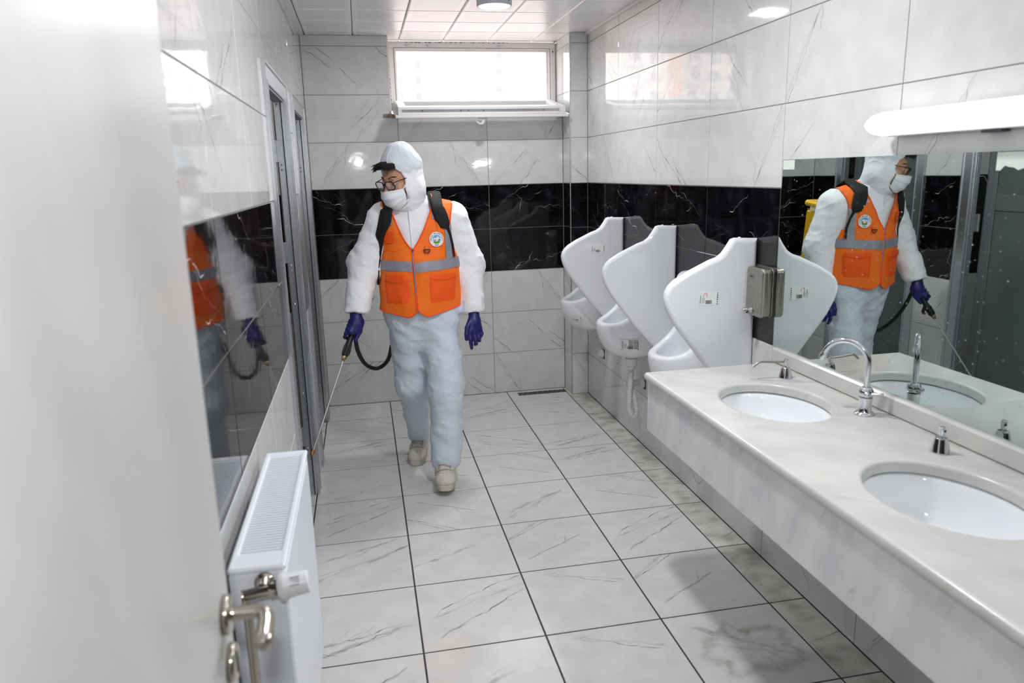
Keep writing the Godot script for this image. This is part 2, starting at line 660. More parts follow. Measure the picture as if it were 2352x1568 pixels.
func build_shell() -> void:
	var gd := 0.0016
	# side wall with the cubicle doors; beyond the frames the wall is pierced
	var w := structure("wall_left", "white marble-look tiled wall with a black band and two cubicle doorways", "wall")
	var th := 0.05
	var xs := XL - gd
	slab(w, "grout_bed", Vector3(xs - th, 0, 0), Vector3(xs, CEIL, D2.position.x + 0.06), M.grout_pale)
	slab(w, "grout_bed", Vector3(xs - th, D2.end.y - 0.06, D2.position.x + 0.06), Vector3(xs, CEIL, D2.end.x - 0.06), M.grout_pale)
	slab(w, "grout_bed", Vector3(xs - th, 0, D2.end.x - 0.06), Vector3(xs, CEIL, D1.position.x + 0.06), M.grout_pale)
	slab(w, "grout_bed", Vector3(xs - th, D1.end.y - 0.06, D1.position.x + 0.06), Vector3(xs, CEIL, D1.end.x - 0.06), M.grout_pale)
	slab(w, "grout_bed", Vector3(xs - th, 0, D1.end.x - 0.06), Vector3(xs, CEIL, ZF), M.grout_pale)
	# u runs from the entrance towards the end wall here, so that the face looks into the room
	var us := []
	for k in 10:
		us.append(ZF - (2.868 + 0.6127 * (4 - k)))
	us = us.filter(func(q): return q > 0.02 and q < ZF - 0.02)
	us.push_front(0.0)
	us.append(ZF)
	lay(w, Transform3D(Basis(Vector3(0, 0, -1), Vector3.UP, Vector3.RIGHT), Vector3(XL, 0, ZF)), us, courses(), [Rect2(ZF - D1.end.x, -0.1, D1.size.x, D1.size.y + 0.1), Rect2(ZF - D2.end.x, -0.1, D2.size.x, D2.size.y + 0.1)], wall_pick(3), 0.003, Vector2(0.606, CO))
	# cubicles behind: dark boxes that the doorways open to
	slab(w, "cubicle_backing", Vector3(-0.75, 0, 0), Vector3(-0.70, CEIL, ZF), M.white[6])
	for z in [1.22, 2.47, -0.03]:
		for q in [[0.0, 0.909, M.white[6]], [0.909, 1.515, M.black[1]], [1.515, CEIL, M.white[3]]]:
			slab(w, "cubicle_backing", Vector3(-0.70, q[0], z - 0.025), Vector3(xs - th, q[1], z + 0.025), q[2])
	slab(w, "cubicle_backing", Vector3(-0.70, CEIL, 0), Vector3(xs - th, CEIL + 0.05, ZF), M.white[6])
	# side wall with urinals and mirror
	w = structure("wall_right", "white marble-look tiled wall with a black band behind urinals and mirror", "wall")
	slab(w, "grout_bed", Vector3(XR + gd, 0, -0.05), Vector3(XR + gd + 0.12, CEIL, ZF), M.grout_pale)
	us = [0.1834]
	for k in 7:
		us.append(0.8018 + 0.6127 * k)
	us.append(ZF)
	lay(w, Transform3D(Basis(Vector3(0, 0, 1), Vector3.UP, Vector3.LEFT), Vector3(XR, 0, 0)), us, courses(), [], wall_pick(8), 0.003, Vector2(0.606, CO))
	var k := MB.new()
	k.box(Vector3(XR - 0.006, CEIL - 0.008, (0.183 + ZF) * 0.5), Vector3(0.022, 0.016, ZF - 0.183), 0.003)
	part(structure("trim_1", "white edge strip where the ceiling meets the washstand wall", "trim"), "strip", k.mesh(), M.upvc)
	# end wall
	w = structure("wall_back", "white marble-look tiled end wall with a black band under the window", "wall")
	slab(w, "grout_bed", Vector3(XL - 0.1, 0, -gd - 0.25), Vector3(2.05, 1.985, -gd), M.grout_pale)
	slab(w, "grout_bed", Vector3(XL - 0.1, 1.985, -gd - 0.25), Vector3(0.852, CEIL, -gd), M.grout_pale)
	lay(w, Transform3D(Basis(), Vector3.ZERO), [XL, 0.890, 1.4962, 2.0345], courses(), [Rect2(0.845, 1.972, 1.3, 0.7)], wall_pick(21), 0.003, Vector2(0.606, CO))
	# the strip of raw plaster left where the sill tile is missing
	for q in [[0.796, 0.845], [0.848, 0.880]]:
		k = MB.new()
		k.box(Vector3((q[0] + q[1]) * 0.5, 1.986, -0.01), Vector3(q[1] - q[0], 0.024, 0.03), 0.003)
		part(w, "raw_brick", k.mesh(), M.raw, "bare brown brick at the end of the window sill")
	# the boxed-in pipe column in the corner
	w = structure("wall_corner_column", "narrow tiled column boxing in the corner beside the window", "wall")
	slab(w, "grout_bed", Vector3(2.0358 + gd, 0, -0.25), Vector3(XR + 0.05, CEIL, 0.1834 - gd), M.grout_pale)
	var pk := func(i: int, j: int):
		var g = wall_pick(33).call(i, j)
		return g
	lay(w, Transform3D(Basis(Vector3(1, 0, 0), Vector3.UP, Vector3(0, 0, 1)), Vector3(2.0358, 0, 0.1834)), [0.004, XR - 2.0358], courses(), [], pk, 0.003, Vector2(0.606, CO))
	lay(w, Transform3D(Basis(Vector3(0, 0, 1), Vector3.UP, Vector3.LEFT), Vector3(2.0358, 0, -0.2)), [0.0, 0.2, 0.3794], courses(), [], pk, 0.003, Vector2(0.606, CO))
	k = MB.new()
	k.tube([Vector3(2.0375, 0.0, 0.1815), Vector3(2.0375, CEIL, 0.1815)], 0.0052, 10)
	part(w, "corner_bead", k.mesh(), M.alu, "silver corner bead")
	# entrance wall with the doorway the camera stands in
	w = structure("wall_front", "white tiled entrance wall around the doorway", "wall")
	slab(w, "grout_bed", Vector3(XL - 0.1, 0, ZF), Vector3(0.36, CEIL, ZF + 0.22), M.grout_pale)
	slab(w, "grout_bed", Vector3(1.30, 0, ZF + gd), Vector3(XR + 0.1, CEIL, ZF + 0.22), M.grout_pale)
	slab(w, "grout_bed", Vector3(0.36, 2.1, ZF + gd), Vector3(1.30, CEIL, ZF + 0.22), M.grout_pale)
	lay(w, Transform3D(Basis(Vector3(-1, 0, 0), Vector3.UP, Vector3(0, 0, -1)), Vector3(XR, 0, ZF)), [0.0, 0.255, 0.861, 1.467, XR - XL], courses(), [Rect2(XR - 1.30, -0.1, 0.94, 2.2)], wall_pick(40), 0.003, Vector2(0.606, CO))
	# the corridor the door leads to
	w = structure("wall_corridor", "plain off-white plastered corridor outside the doorway", "wall")
	var cm := plain(Color8(216, 214, 208), 0.8)
	slab(w, "plaster", Vector3(-1.0, 0, 8.2), Vector3(3.4, CEIL, 8.3), cm)
	slab(w, "plaster", Vector3(-1.1, 0, 5.32), Vector3(-1.0, CEIL, 8.3), cm)
	slab(w, "plaster", Vector3(3.4, 0, 5.32), Vector3(3.5, CEIL, 8.3), cm)
	slab(w, "plaster", Vector3(-1.0, 0, ZF + 0.1), Vector3(XL - 0.1, CEIL, ZF + 0.22), cm)
	slab(w, "plaster", Vector3(XR + 0.1, 0, ZF + 0.1), Vector3(3.4, CEIL, ZF + 0.22), cm)
	slab(w, "plaster", Vector3(-1.0, CEIL, ZF + 0.22), Vector3(3.4, CEIL + 0.1, 8.3), cm)
	slab(w, "plaster", Vector3(-1.0, -0.1, ZF + 0.22), Vector3(3.4, -0.004, 8.3), plain(Color8(170, 168, 162), 0.4))
	# floor
	w = structure("floor", "white marble-look floor tiles with grey veins and dark joints", "floor")
	slab(w, "grout_bed", Vector3(-0.75, -0.12, -0.1), Vector3(XR + 0.1, -gd, ZF + 0.25), M.grout_dark)
	us = [XL - 0.16, 0.2901, 0.7211, 1.1521, 1.5831, 2.0141, XR]
	var vs := [0.0]
	for q in 12:
		vs.append(0.3546 + 0.4347 * q)
	vs = vs.map(func(z): return ZF + 0.22 - z)
	vs.append(0.0)
	vs.reverse()
	var fp := func(i: int, j: int):
		var row: int = vs.size() - 2 - j          # 0 is the row along the end wall
		var h := hash(i * 613 + row * 7717 + 5)
		if i == 5:
			return [M.grimy[row % 3], (h / 8) % 4]
		if i == 4 and row == 7:
			return [M.floor[M.floor.size() - 1], 0]
		return [M.floor[h % (M.floor.size() - 1)], (h / 16) % 4]
	# the channel drain lies in the corner tile by the end wall
	var zt := ZF + 0.22
	lay(w, Transform3D(Basis(Vector3.RIGHT, Vector3(0, 0, -1), Vector3.UP), Vector3(0, 0, zt)), us, vs, [Rect2(1.655, zt - 0.118, 0.365, 0.076)], fp, 0.0062, Vector2(0.431, 0.4347))
	var dr := thing("channel_drain", "narrow black patterned floor drain grate beside the tiled end wall", "drain", Vector3(1.8375, 0, 0.08))
	k = MB.new()
	for s in [-1.0, 1.0]:
		k.box(Vector3(0, -0.003, s * 0.036), Vector3(0.363, 0.006, 0.004), 0.001)
		k.box(Vector3(s * 0.18, -0.003, 0), Vector3(0.004, 0.006, 0.072), 0.001)
	part(dr, "frame", k.mesh(), M.brushed)
	k = MB.new()
	k.box(Vector3(0, -0.018, 0), Vector3(0.356, 0.004, 0.068))
	part(dr, "tray", k.mesh(), M.dark)
	k = MB.new()
	for i in 19:
		var a := 0.5 if i % 2 == 0 else -0.5
		k.box(Vector3(-0.168 + i * 0.0187, -0.004, 0), Vector3(0.0055, 0.005, 0.078), 0.001, Basis(Vector3.UP, a))
	k.box(Vector3(0, -0.004, 0), Vector3(0.356, 0.005, 0.006), 0.001)
	part(dr, "grate", k.mesh(), M.alu_dark)

func build_ceiling() -> void:
	var c := structure("ceiling", "suspended ceiling of square perforated white metal panels", "ceiling")
	slab(c, "deck", Vector3(XL - 0.1, CEIL + 0.012, -0.3), Vector3(XR + 0.1, CEIL + 0.1, ZF + 0.3), M.dark)
	var us := [XL - 0.05, 0.327, 0.631, 0.938, 1.240, 1.549, 1.862, XR + 0.0]
	var vs := [-0.24]
	for k in 18:
		var z := -0.151 + 0.306 * k
		vs.append(minf(z, ZF))
		if z > ZF:
			break
	var meshes := {}
	for j in vs.size() - 1:
		for i in us.size() - 1:
			var a := Vector2(us[i], vs[j])
			var s := Vector2(us[i + 1] - us[i], vs[j + 1] - vs[j])
			var flat: bool = i == us.size() - 2 or i == 0 or s.y < 0.2
			var key := "%.3f %.3f %s" % [s.x, s.y, flat]
			if not meshes.has(key):
				var b := MB.new()
				var g := 0.0012
				var e := 0.006
				var w := s.x - 2 * g
				var h := s.y - 2 * g
				var q := [Vector2(0, 0), Vector2(1, 0), Vector2(1, 1), Vector2(0, 1)]
				var o := []
				var n := []
				var t := []
				for p in q:
					o.append(Vector3(g + p.x * w, 0.010, g + p.y * h))
					n.append(Vector3(g + lerpf(e, w - e, p.x), 0.0, g + lerpf(e, h - e, p.y)))
					t.append(p)
				b.face(n, Vector3.DOWN, t)
				for k in 4:
					var l := (k + 1) % 4
					b.face([n[k], n[l], o[l], o[k]], Vector3.DOWN + ((o[k] + o[l]) * 0.5 - Vector3(s.x, 0, s.y) * 0.5).normalized(), [Vector2.ZERO, Vector2.ZERO, Vector2.ZERO, Vector2.ZERO])
				meshes[key] = b.mesh()
			var m := part(c, "panel", meshes[key], M.ceiling_plain if flat else M.ceiling)
			m.position = Vector3(a.x, CEIL, a.y)

func cubicle_door(r: Rect2, label: String, ajar: float) -> void:
	# r holds the frame's outer edges along z and y
	var d := thing("door_1" if r == D1 else "door_2", label, "door", Vector3(XL, 0, r.position.x))
	d.set_meta("kind", "structure")
	var w := r.size.x
	var h := r.size.y
	var f := 0.076
	# architraves, standing 9 mm off the tiles, each with a raised outer lip
	for side in [0, 1]:
		var z := f * 0.5 if side == 0 else w - f * 0.5
		var k := MB.new()
		k.box(Vector3(0.003, h * 0.5, z), Vector3(0.010, h, f), 0.002)
		k.box(Vector3(0.009, h * 0.5, 0.006 if side == 0 else w - 0.006), Vector3(0.010, h, 0.012), 0.002)
		k.box(Vector3(0.009, h * 0.5 - 0.03, f - 0.005 if side == 0 else w - f + 0.005), Vector3(0.008, h - 0.07, 0.008), 0.002)
		part(d, "jamb_face", k.mesh(), M.alu)
		# reveal lining with its grooves
		k = MB.new()
		var zi := f if side == 0 else w - f
		var sg := 1.0 if side == 0 else -1.0
		k.box(Vector3(-0.0225, h * 0.5 - f * 0.5, zi - sg * 0.004), Vector3(0.045, h - f, 0.008), 0.001)
		k.box(Vector3(-0.010, h * 0.5 - f * 0.5, zi + sg * 0.003), Vector3(0.006, h - f, 0.006), 0.001)
		k.box(Vector3(-0.020, h * 0.5 - f * 0.5, zi + sg * 0.002), Vector3(0.004, h - f, 0.004), 0.001)
		part(d, "reveal", k.mesh(), M.alu)
		k = MB.new()
		k.box(Vector3(-0.015, h * 0.5 - f * 0.5, zi + sg * 0.001), Vector3(0.004, h - f, 0.003))
		part(d, "seal", k.mesh(), M.black_seal)
	var k2 := MB.new()
	k2.box(Vector3(0.003, h - f * 0.5, w * 0.5), Vector3(0.010, f, w - 2 * f), 0.002)
	k2.box(Vector3(0.009, h - 0.006, w * 0.5), Vector3(0.010, 0.012, w - 0.024), 0.002)
	part(d, "head_face", k2.mesh(), M.alu)
	k2 = MB.new()
	k2.box(Vector3(-0.0225, h - f - 0.004, w * 0.5), Vector3(0.045, 0.008, w - 2 * f), 0.001)
	part(d, "head_reveal", k2.mesh(), M.alu_dark)
	# hinges and screws on the far jamb
	for y in [0.32, 1.25, 1.72]:
		var hg := MB.new()
		hg.box(Vector3(-0.046, y, f + 0.003), Vector3(0.030, 0.10, 0.003), 0.001)
		hg.tube([Vector3(-0.060, y - 0.05, f + 0.010), Vector3(-0.060, y - 0.001, f + 0.010)], 0.0075, 10)
		hg.tube([Vector3(-0.060, y + 0.001, f + 0.010), Vector3(-0.060, y + 0.05, f + 0.010)], 0.0075, 10)
		part(d, "hinge", hg.mesh(), M.alu)
		for s in [-0.085, -0.062]:
			var sc := MB.new()
			sc.lathe([Vector2(0.0055, 0), Vector2(0.005, 0.0025), Vector2(0.002, 0.003), Vector2(0.0018, 0.0015)], 10, Transform3D(Basis(Vector3.RIGHT, PI / 2), Vector3(-0.032, y + s, f)))
			part(d, "screw", sc.mesh(), M.chrome)
	for y in [0.55, 1.0, 1.925]:
		var sc := MB.new()
		sc.lathe([Vector2(0.0065, 0), Vector2(0.006, 0.0025), Vector2(0.002, 0.003), Vector2(0.0018, 0.0015)], 10, Transform3D(Basis(Vector3.RIGHT, PI / 2), Vector3(-0.032, y, f)))
		part(d, "screw", sc.mesh(), M.chrome)
	# the leaf hangs from the far jamb, set back in the reveal
	var leaf := Node3D.new()
	leaf.name = "leaf"
	d.add_child(leaf)
	leaf.position = Vector3(-0.078, 0, f + 0.022)
	leaf.rotation.y = -ajar
	var lw := w - 2 * f - 0.028
	var lh := h - f - 0.014
	var b := MB.new()
	b.box(Vector3(-0.014, lh * 0.5 + 0.006, lw * 0.5), Vector3(0.018, lh - 0.02, lw - 0.02))
	part(leaf, "panel", b.mesh(), M.cubicle)
	for q in [0.035, lw - 0.035]:
		b = MB.new()
		b.box(Vector3(-0.012, lh * 0.5 + 0.006, q), Vector3(0.034, lh, 0.07), 0.003)
		b.box(Vector3(0.006, lh * 0.5 + 0.006, q + (0.02 if q < 0.1 else -0.02)), Vector3(0.006, lh, 0.012), 0.002)
		part(leaf, "stile", b.mesh(), M.cubicle_stile)
	for y in [0.05, 1.36, lh - 0.045]:
		b = MB.new()
		b.box(Vector3(-0.012, y + 0.006, lw * 0.5), Vector3(0.028, 0.09, lw - 0.142), 0.003)
		part(leaf, "rail", b.mesh(), M.cubicle_stile)

func frame_bars(b: MB, x0: float, x1: float, y0: float, y1: float, z: float, wd: float, dp: float, bev := 0.003) -> void:
	b.box(Vector3((x0 + x1) * 0.5, y1 - wd * 0.5, z), Vector3(x1 - x0, wd, dp), bev)
	b.box(Vector3((x0 + x1) * 0.5, y0 + wd * 0.5, z), Vector3(x1 - x0, wd, dp), bev)
	b.box(Vector3(x0 + wd * 0.5, (y0 + y1) * 0.5, z), Vector3(wd, y1 - y0 - 2 * wd, dp), bev)
	b.box(Vector3(x1 - wd * 0.5, (y0 + y1) * 0.5, z), Vector3(wd, y1 - y0 - 2 * wd, dp), bev)

func build_window() -> void:
	var w := thing("window_1", "white plastic hopper window with its sash swung down into the room", "window")
	w.set_meta("kind", "structure")
	var b := MB.new()
	var x0 := 0.856
	var x1 := 2.030
	var y0 := 2.035
	var y1 := 2.482
	frame_bars(b, x0, x1, y0, y1, -0.195, 0.042, 0.06)
	frame_bars(b, x0 + 0.024, x1 - 0.024, y0 + 0.024, y1 - 0.024, -0.215, 0.036, 0.03)
	part(w, "outer_frame", b.mesh(), M.upvc)
	b = MB.new()
	frame_bars(b, x0 + 0.040, x1 - 0.040, y0 + 0.040, y1 - 0.040, -0.166, 0.004, 0.004, 0.001)
	part(w, "gasket", b.mesh(), plain(Color8(120, 112, 110), 0.8))
	# torn mounting tape with printed dashes, along the head and one side of the frame
	var r := RandomNumberGenerator.new()
	r.seed = 5
	b = MB.new()
	for k in 22:
		var l := r.randf_range(0.004, 0.02)
		b.box(Vector3(0.98 + k * 0.034 + r.randf_range(-0.01, 0.01), y1 - 0.006, -0.1645), Vector3(l, 0.0035, 0.001))
	for k in 13:
		b.box(Vector3(x0 + 0.004 + k * 0.0005, 2.40 - k * 0.027, -0.1645), Vector3(0.003, r.randf_range(0.004, 0.016), 0.001))
	part(w, "tape_print", b.mesh(), plain(Color8(40, 46, 92), 0.7), "dark blue printed dashes on the frame's tape")
	b = MB.new()
	b.box(Vector3(1.512 - 0.5, y1 - 0.006, -0.1643), Vector3(0.003, 0.006, 0.001))
	b.box(Vector3(1.44, y1 - 0.006, -0.1643), Vector3(0.003, 0.006, 0.001))
	b.box(Vector3(2.012, 2.42, -0.1643), Vector3(0.010, 0.012, 0.002), 0.001)
	part(w, "tape_mark", b.mesh(), plain(Color8(46, 150, 84), 0.7), "green marks on the frame's tape")
	# closing hooks under the head
	for q in [0.99, 1.135, 1.625]:
		b = MB.new()
		b.box(Vector3(q, y1 - 0.024, -0.161), Vector3(0.036, 0.005, 0.010), 0.001)
		b.box(Vector3(q, y1 - 0.030, -0.159), Vector3(0.014, 0.008, 0.008), 0.002)
		part(w, "strike_plate", b.mesh(), M.alu)
	# reveal linings
	b = MB.new()
	b.box(Vector3(0.8495, 2.23, -0.085), Vector3(0.009, 0.51, 0.17))
	part(w, "reveal", b.mesh(), M.upvc)
	b = MB.new()
	b.box(Vector3(1.44, 1.975, -0.125), Vector3(1.18, 0.02, 0.21), 0.003)
	part(w, "sill", b.mesh(), M.upvc)
	# the sash, hinged at its foot and hanging a little below the level
	var sw := 1.11
	var sh := 0.395
	var s := Node3D.new()
	s.name = "sash"
	w.add_child(s)
	s.position = Vector3(1.439, 2.072, -0.155)
	s.rotation.x = deg_to_rad(90.0 + 11.0)
	b = MB.new()
	frame_bars(b, -sw * 0.5, sw * 0.5, 0.0, sh, 0.0, 0.055, 0.05)
	part(s, "sash_frame", b.mesh(), M.upvc)
	b = MB.new()
	frame_bars(b, -sw * 0.5 - 0.018, sw * 0.5 + 0.018, -0.006, sh + 0.016, 0.034, 0.05, 0.018)
	part(s, "sash_lip", b.mesh(), M.upvc)
	b = MB.new()
	b.box(Vector3(0, sh * 0.5, 0.0), Vector3(sw - 0.1, sh - 0.1, 0.02))
	part(s, "pane", b.mesh(), M.glass)
	b = MB.new()
	b.box(Vector3(-0.01, sh + 0.002, -0.002), Vector3(sw - 0.07, 0.004, 0.016), 0.001)
	part(s, "lock_strip", b.mesh(), M.alu)
	b = MB.new()
	for q in [-0.40, -0.15, -0.10, 0.0, 0.40]:
		b.lathe([Vector2(0.005, 0), Vector2(0.005, 0.004), Vector2(0.003, 0.006)], 10, Transform3D(Basis(), Vector3(q, sh + 0.004, -0.002)))
	part(s, "lock_cam", b.mesh(), M.alu_dark)
	# handle on the room side of the sash, which now faces down
	b = MB.new()
	b.box(Vector3(-0.005, sh - 0.012, 0.047), Vector3(0.062, 0.03, 0.010), 0.003)
	b.tube([Vector3(0.0, sh - 0.012, 0.05), Vector3(0.0, sh - 0.012, 0.072), Vector3(-0.006, sh - 0.012, 0.084), Vector3(-0.02, sh - 0.014, 0.088), Vector3(-0.03, sh - 0.05, 0.086), Vector3(-0.03, sh - 0.11, 0.086)], [0.010, 0.010, 0.010, 0.009, 0.008, 0.007], 10)
	part(s, "sash_handle", b.mesh(), M.upvc)

func build_outside() -> void:
	# blocks of flats across the way, seen through the window and in the glossy tiles
	var spots := [
		# x, z, width, storeys, tone, label
		[6.0, -150.0, 20.0, 14, Color8(216, 212, 214), "pale tower block with evenly spaced windows beyond the window"],
		[29.5, -140.0, 22.0, 13, Color8(226, 222, 216), "cream block of flats with balconies beyond the window"],
		[57.0, -150.0, 24.0, 15, Color8(210, 214, 222), "bluish white tower block beyond the window"],
		[-52.0, -120.0, 22.0, 8, Color8(222, 214, 206), "low beige block with orange stairwell beyond the window"],
		[-80.0, -140.0, 26.0, 9, Color8(206, 206, 216), "grey block with a red tiled roof beyond the window"],
		[-22.0, -170.0, 24.0, 10, Color8(220, 218, 214), "off-white block with flat roof beyond the window"],
	]
	var glass := plain(Color8(128, 132, 150), 0.5)
	var rail := plain(Color8(196, 190, 200), 0.6)
	var pb := MB.new()
	pb.box(Vector3.ZERO, Vector3(1.2, 1.6, 0.1))
	var pane := pb.mesh()
	var bb := MB.new()
	bb.box(Vector3.ZERO, Vector3(3.0, 1.0, 0.9), 0.03)
	var balc := bb.mesh()
	for s in spots:
		var o := thing("apartment_building", s[5], "building", Vector3(s[0], 0, s[1]), "blocks of flats outside the window")
		var h: float = s[3] * 3.0
		var k := MB.new()
		k.box(Vector3(0, h * 0.5 - 2, -5), Vector3(s[2], h + 4, 10))
		part(o, "wall", k.mesh(), plain(s[4], 0.8))
		k = MB.new()
		k.box(Vector3(0, h + 0.3, -5), Vector3(s[2] + 0.8, 0.6, 10.8))
		part(o, "roof", k.mesh(), plain(Color8(196, 110, 86), 0.8) if s[0] < -70 or s[0] == -52.0 else rail)
		var n := int(s[2] / 3.6)
		for row in s[3]:
			for c in n:
				var x: float = (c - (n - 1) * 0.5) * 3.6
				var y: float = row * 3.0 + 1.8
				if c % 3 == 2 and s[0] != 6.0:
					var bal := part(o, "balcony", balc, rail)
					bal.position = Vector3(x, y - 0.9, 0.45)
				var wn := part(o, "window", pane, glass)
				wn.position = Vector3(x, y, 0.0)
		if s[0] == -52.0:
			k = MB.new()
			k.box(Vector3(1.8, h * 0.5, 0.3), Vector3(1.1, h, 0.6))
			part(o, "stairwell", k.mesh(), plain(Color8(230, 168, 128), 0.8))
	var g := structure("ground", "pale paved ground outside the window", "ground")
	slab(g, "paving", Vector3(-300, -2.2, -320), Vector3(300, -2.0, -0.6), plain(Color8(206, 186, 174), 0.9))

# ------------------------------------------------------------------ smooth bodies
# A field of primitives joined by a smooth minimum and skinned as surface nets.
class Field:
	const FAR := 1000.0
	var kind := PackedInt32Array()      # 0 tapered capsule, 1 ellipsoid, 2 rounded box, 3 half space
	var op := PackedInt32Array()        # 0 join, 1 take away, 2 keep inside
	var a := PackedVector3Array()
	var b := PackedVector3Array()
	var ra := PackedFloat32Array()
	var rb := PackedFloat32Array()
	var sm := PackedFloat32Array()
	var sq := PackedFloat32Array()      # capsules: depth over width
	var inv: Array[Transform3D] = []
	var wrinkle: Callable
	var wrinkled := false

	func add(k: int, o: int, pa: Vector3, pb: Vector3, r0: float, r1: float, s: float, squash := 1.0, x := Basis()) -> void:
		kind.append(k)
		op.append(o)
		a.append(pa)
		b.append(pb)
		ra.append(r0)
		rb.append(r1)
		sm.append(s)
		sq.append(squash)
		inv.append(Transform3D(x, pa).affine_inverse())

	func capsule(pa: Vector3, pb: Vector3, r0: float, r1: float, s := 0.03, squash := 1.0, o := 0) -> void:
		add(0, o, pa, pb, r0, r1, s, squash)

	func ellipsoid(c: Vector3, r: Vector3, s := 0.03, x := Basis(), o := 0) -> void:
		add(1, o, c, r, 0, 0, s, 1.0, x)

	func block(c: Vector3, half: Vector3, round: float, s := 0.02, x := Basis(), o := 0) -> void:
		add(2, o, c, half, round, 0, s, 1.0, x)

	# keeps (o = 2) or takes away (o = 1) what lies behind the plane through c facing n
	func plane(c: Vector3, n: Vector3, s := 0.01, o := 2) -> void:
		add(3, o, c, n.normalized(), 0, 0, s)

	func one(i: int, p: Vector3) -> float:
		match kind[i]:
			0:
				var pa := p - a[i]
				var ba := b[i] - a[i]
				var t := clampf(pa.dot(ba) / maxf(ba.length_squared(), 1e-9), 0.0, 1.0)
				var q := pa - ba * t
				q.z /= sq[i]
				return (q.length() - lerpf(ra[i], rb[i], t)) * minf(1.0, sq[i] + 0.15)
			1:
				var l := inv[i] * p
				var r := b[i]
				var k0 := (l / r).length()
				var k1 := (l / (r * r)).length()
				return k0 * (k0 - 1.0) / maxf(k1, 1e-6)
			2:
				var l := (inv[i] * p).abs() - b[i] + Vector3.ONE * ra[i]
				return l.max(Vector3.ZERO).length() + minf(maxf(l.x, maxf(l.y, l.z)), 0.0) - ra[i]
		return (p - a[i]).dot(b[i])

	func at(p: Vector3, use: PackedInt32Array) -> float:
		var d := FAR
		for i in use:
			var e := one(i, p)
			var k := sm[i]
			if op[i] == 0:
				if d > 900.0:
					d = e
				else:
					var h := maxf(k - absf(d - e), 0.0) / maxf(k, 1e-6)
					d = minf(d, e) - h * h * k * 0.25
			else:
				if op[i] == 1:
					e = -e
				var h := maxf(k - absf(d - e), 0.0) / maxf(k, 1e-6)
				d = maxf(d, e) + h * h * k * 0.25
		if wrinkled and absf(d) < 0.05:
			d += wrinkle.call(p)
		return d

	func every() -> PackedInt32Array:
		var u := PackedInt32Array()
		for i in kind.size():
			u.append(i)
		return u

	func normal(p: Vector3, use: PackedInt32Array) -> Vector3:
		var e := 0.002
		return Vector3(at(p + Vector3(e, 0, 0), use) - at(p - Vector3(e, 0, 0), use), at(p + Vector3(0, e, 0), use) - at(p - Vector3(0, e, 0), use), at(p + Vector3(0, 0, e), use) - at(p - Vector3(0, 0, e), use)).normalized()

	# walks from p along d to where the field falls to off
	func march(p: Vector3, d: Vector3, off: float, use: PackedInt32Array, most := 0.8) -> Vector3:
		var t := 0.0
		for k in 40:
			var e := at(p + d * t, use) - off
			t += e * 0.9
			if absf(e) < 0.0006 or t > most:
				break
		return p + d * t

	func skin(mb: MB, h: float) -> void:
		var lo := Vector3.ONE * 1e9
		var hi := -lo
		for i in kind.size():
			if op[i] != 0:
				continue
			var c1 := a[i]
			var c2 := a[i]
			var r := 0.0
			if kind[i] == 0:
				c2 = b[i]
				r = maxf(ra[i], rb[i])
			else:
				r = b[i].length() if kind[i] == 2 else maxf(b[i].x, maxf(b[i].y, b[i].z))
			lo = lo.min(c1.min(c2) - Vector3.ONE * (r + 0.02))
			hi = hi.max(c1.max(c2) + Vector3.ONE * (r + 0.02))
		var B := 6
		var bn := Vector3i(((hi - lo) / (h * B)).ceil())
		var nx := bn.x * B + 1
		var ny := bn.y * B + 1
		var nz := bn.z * B + 1
		var val := PackedFloat32Array()
		val.resize(nx * ny * nz)
		val.fill(FAR)
		var cell := PackedInt32Array()
		cell.resize(nx * ny * nz)
		cell.fill(-1)
		var diag := h * B * 0.87
		var all := every()
		var blocks: Array[Vector3i] = []
		for bz in bn.z:
			for by in bn.y:
				for bx in bn.x:
					var c := lo + (Vector3(bx, by, bz) + Vector3.ONE * 0.5) * (h * B)
					var best := FAR
					var ds := PackedFloat32Array()
					for i in all:
						var e := one(i, c)
						ds.append(e)
						if op[i] == 0:
							best = minf(best, e)
					if best > diag * 1.25 + 0.03:
						continue
					var use := PackedInt32Array()
					for i in all:
						if op[i] == 0:
							if ds[i] < best + diag * 2.0 + sm[i] + 0.01:
								use.append(i)
						elif op[i] == 1:
							if ds[i] < diag * 1.6 + sm[i] + 0.02:
								use.append(i)
						else:
							use.append(i)
					if use.is_empty() or op[use[0]] != 0:
						continue
					var d0 := at(c, use)
					if d0 < -diag * 1.5 - 0.015 or d0 > diag * 1.25 + 0.015:
						continue
					blocks.append(Vector3i(bx, by, bz))
					for k in B + 1:
						for j in B + 1:
							var row := ((bz * B + k) * ny + by * B + j) * nx + bx * B
							for i in B + 1:
								if val[row + i] > 900.0:
									val[row + i] = at(lo + Vector3(bx * B + i, by * B + j, bz * B + k) * h, use)
		var sy := nx
		var sz := nx * ny
		var off := [0, 1, sy, sy + 1, sz, sz + 1, sz + sy, sz + sy + 1]
		var po := [Vector3(0, 0, 0), Vector3(1, 0, 0), Vector3(0, 1, 0), Vector3(1, 1, 0), Vector3(0, 0, 1), Vector3(1, 0, 1), Vector3(0, 1, 1), Vector3(1, 1, 1)]
		var ed := [[0, 1], [2, 3], [4, 5], [6, 7], [0, 2], [1, 3], [4, 6], [5, 7], [0, 4], [1, 5], [2, 6], [3, 7]]
		var live := PackedInt32Array()
		mb.begin()
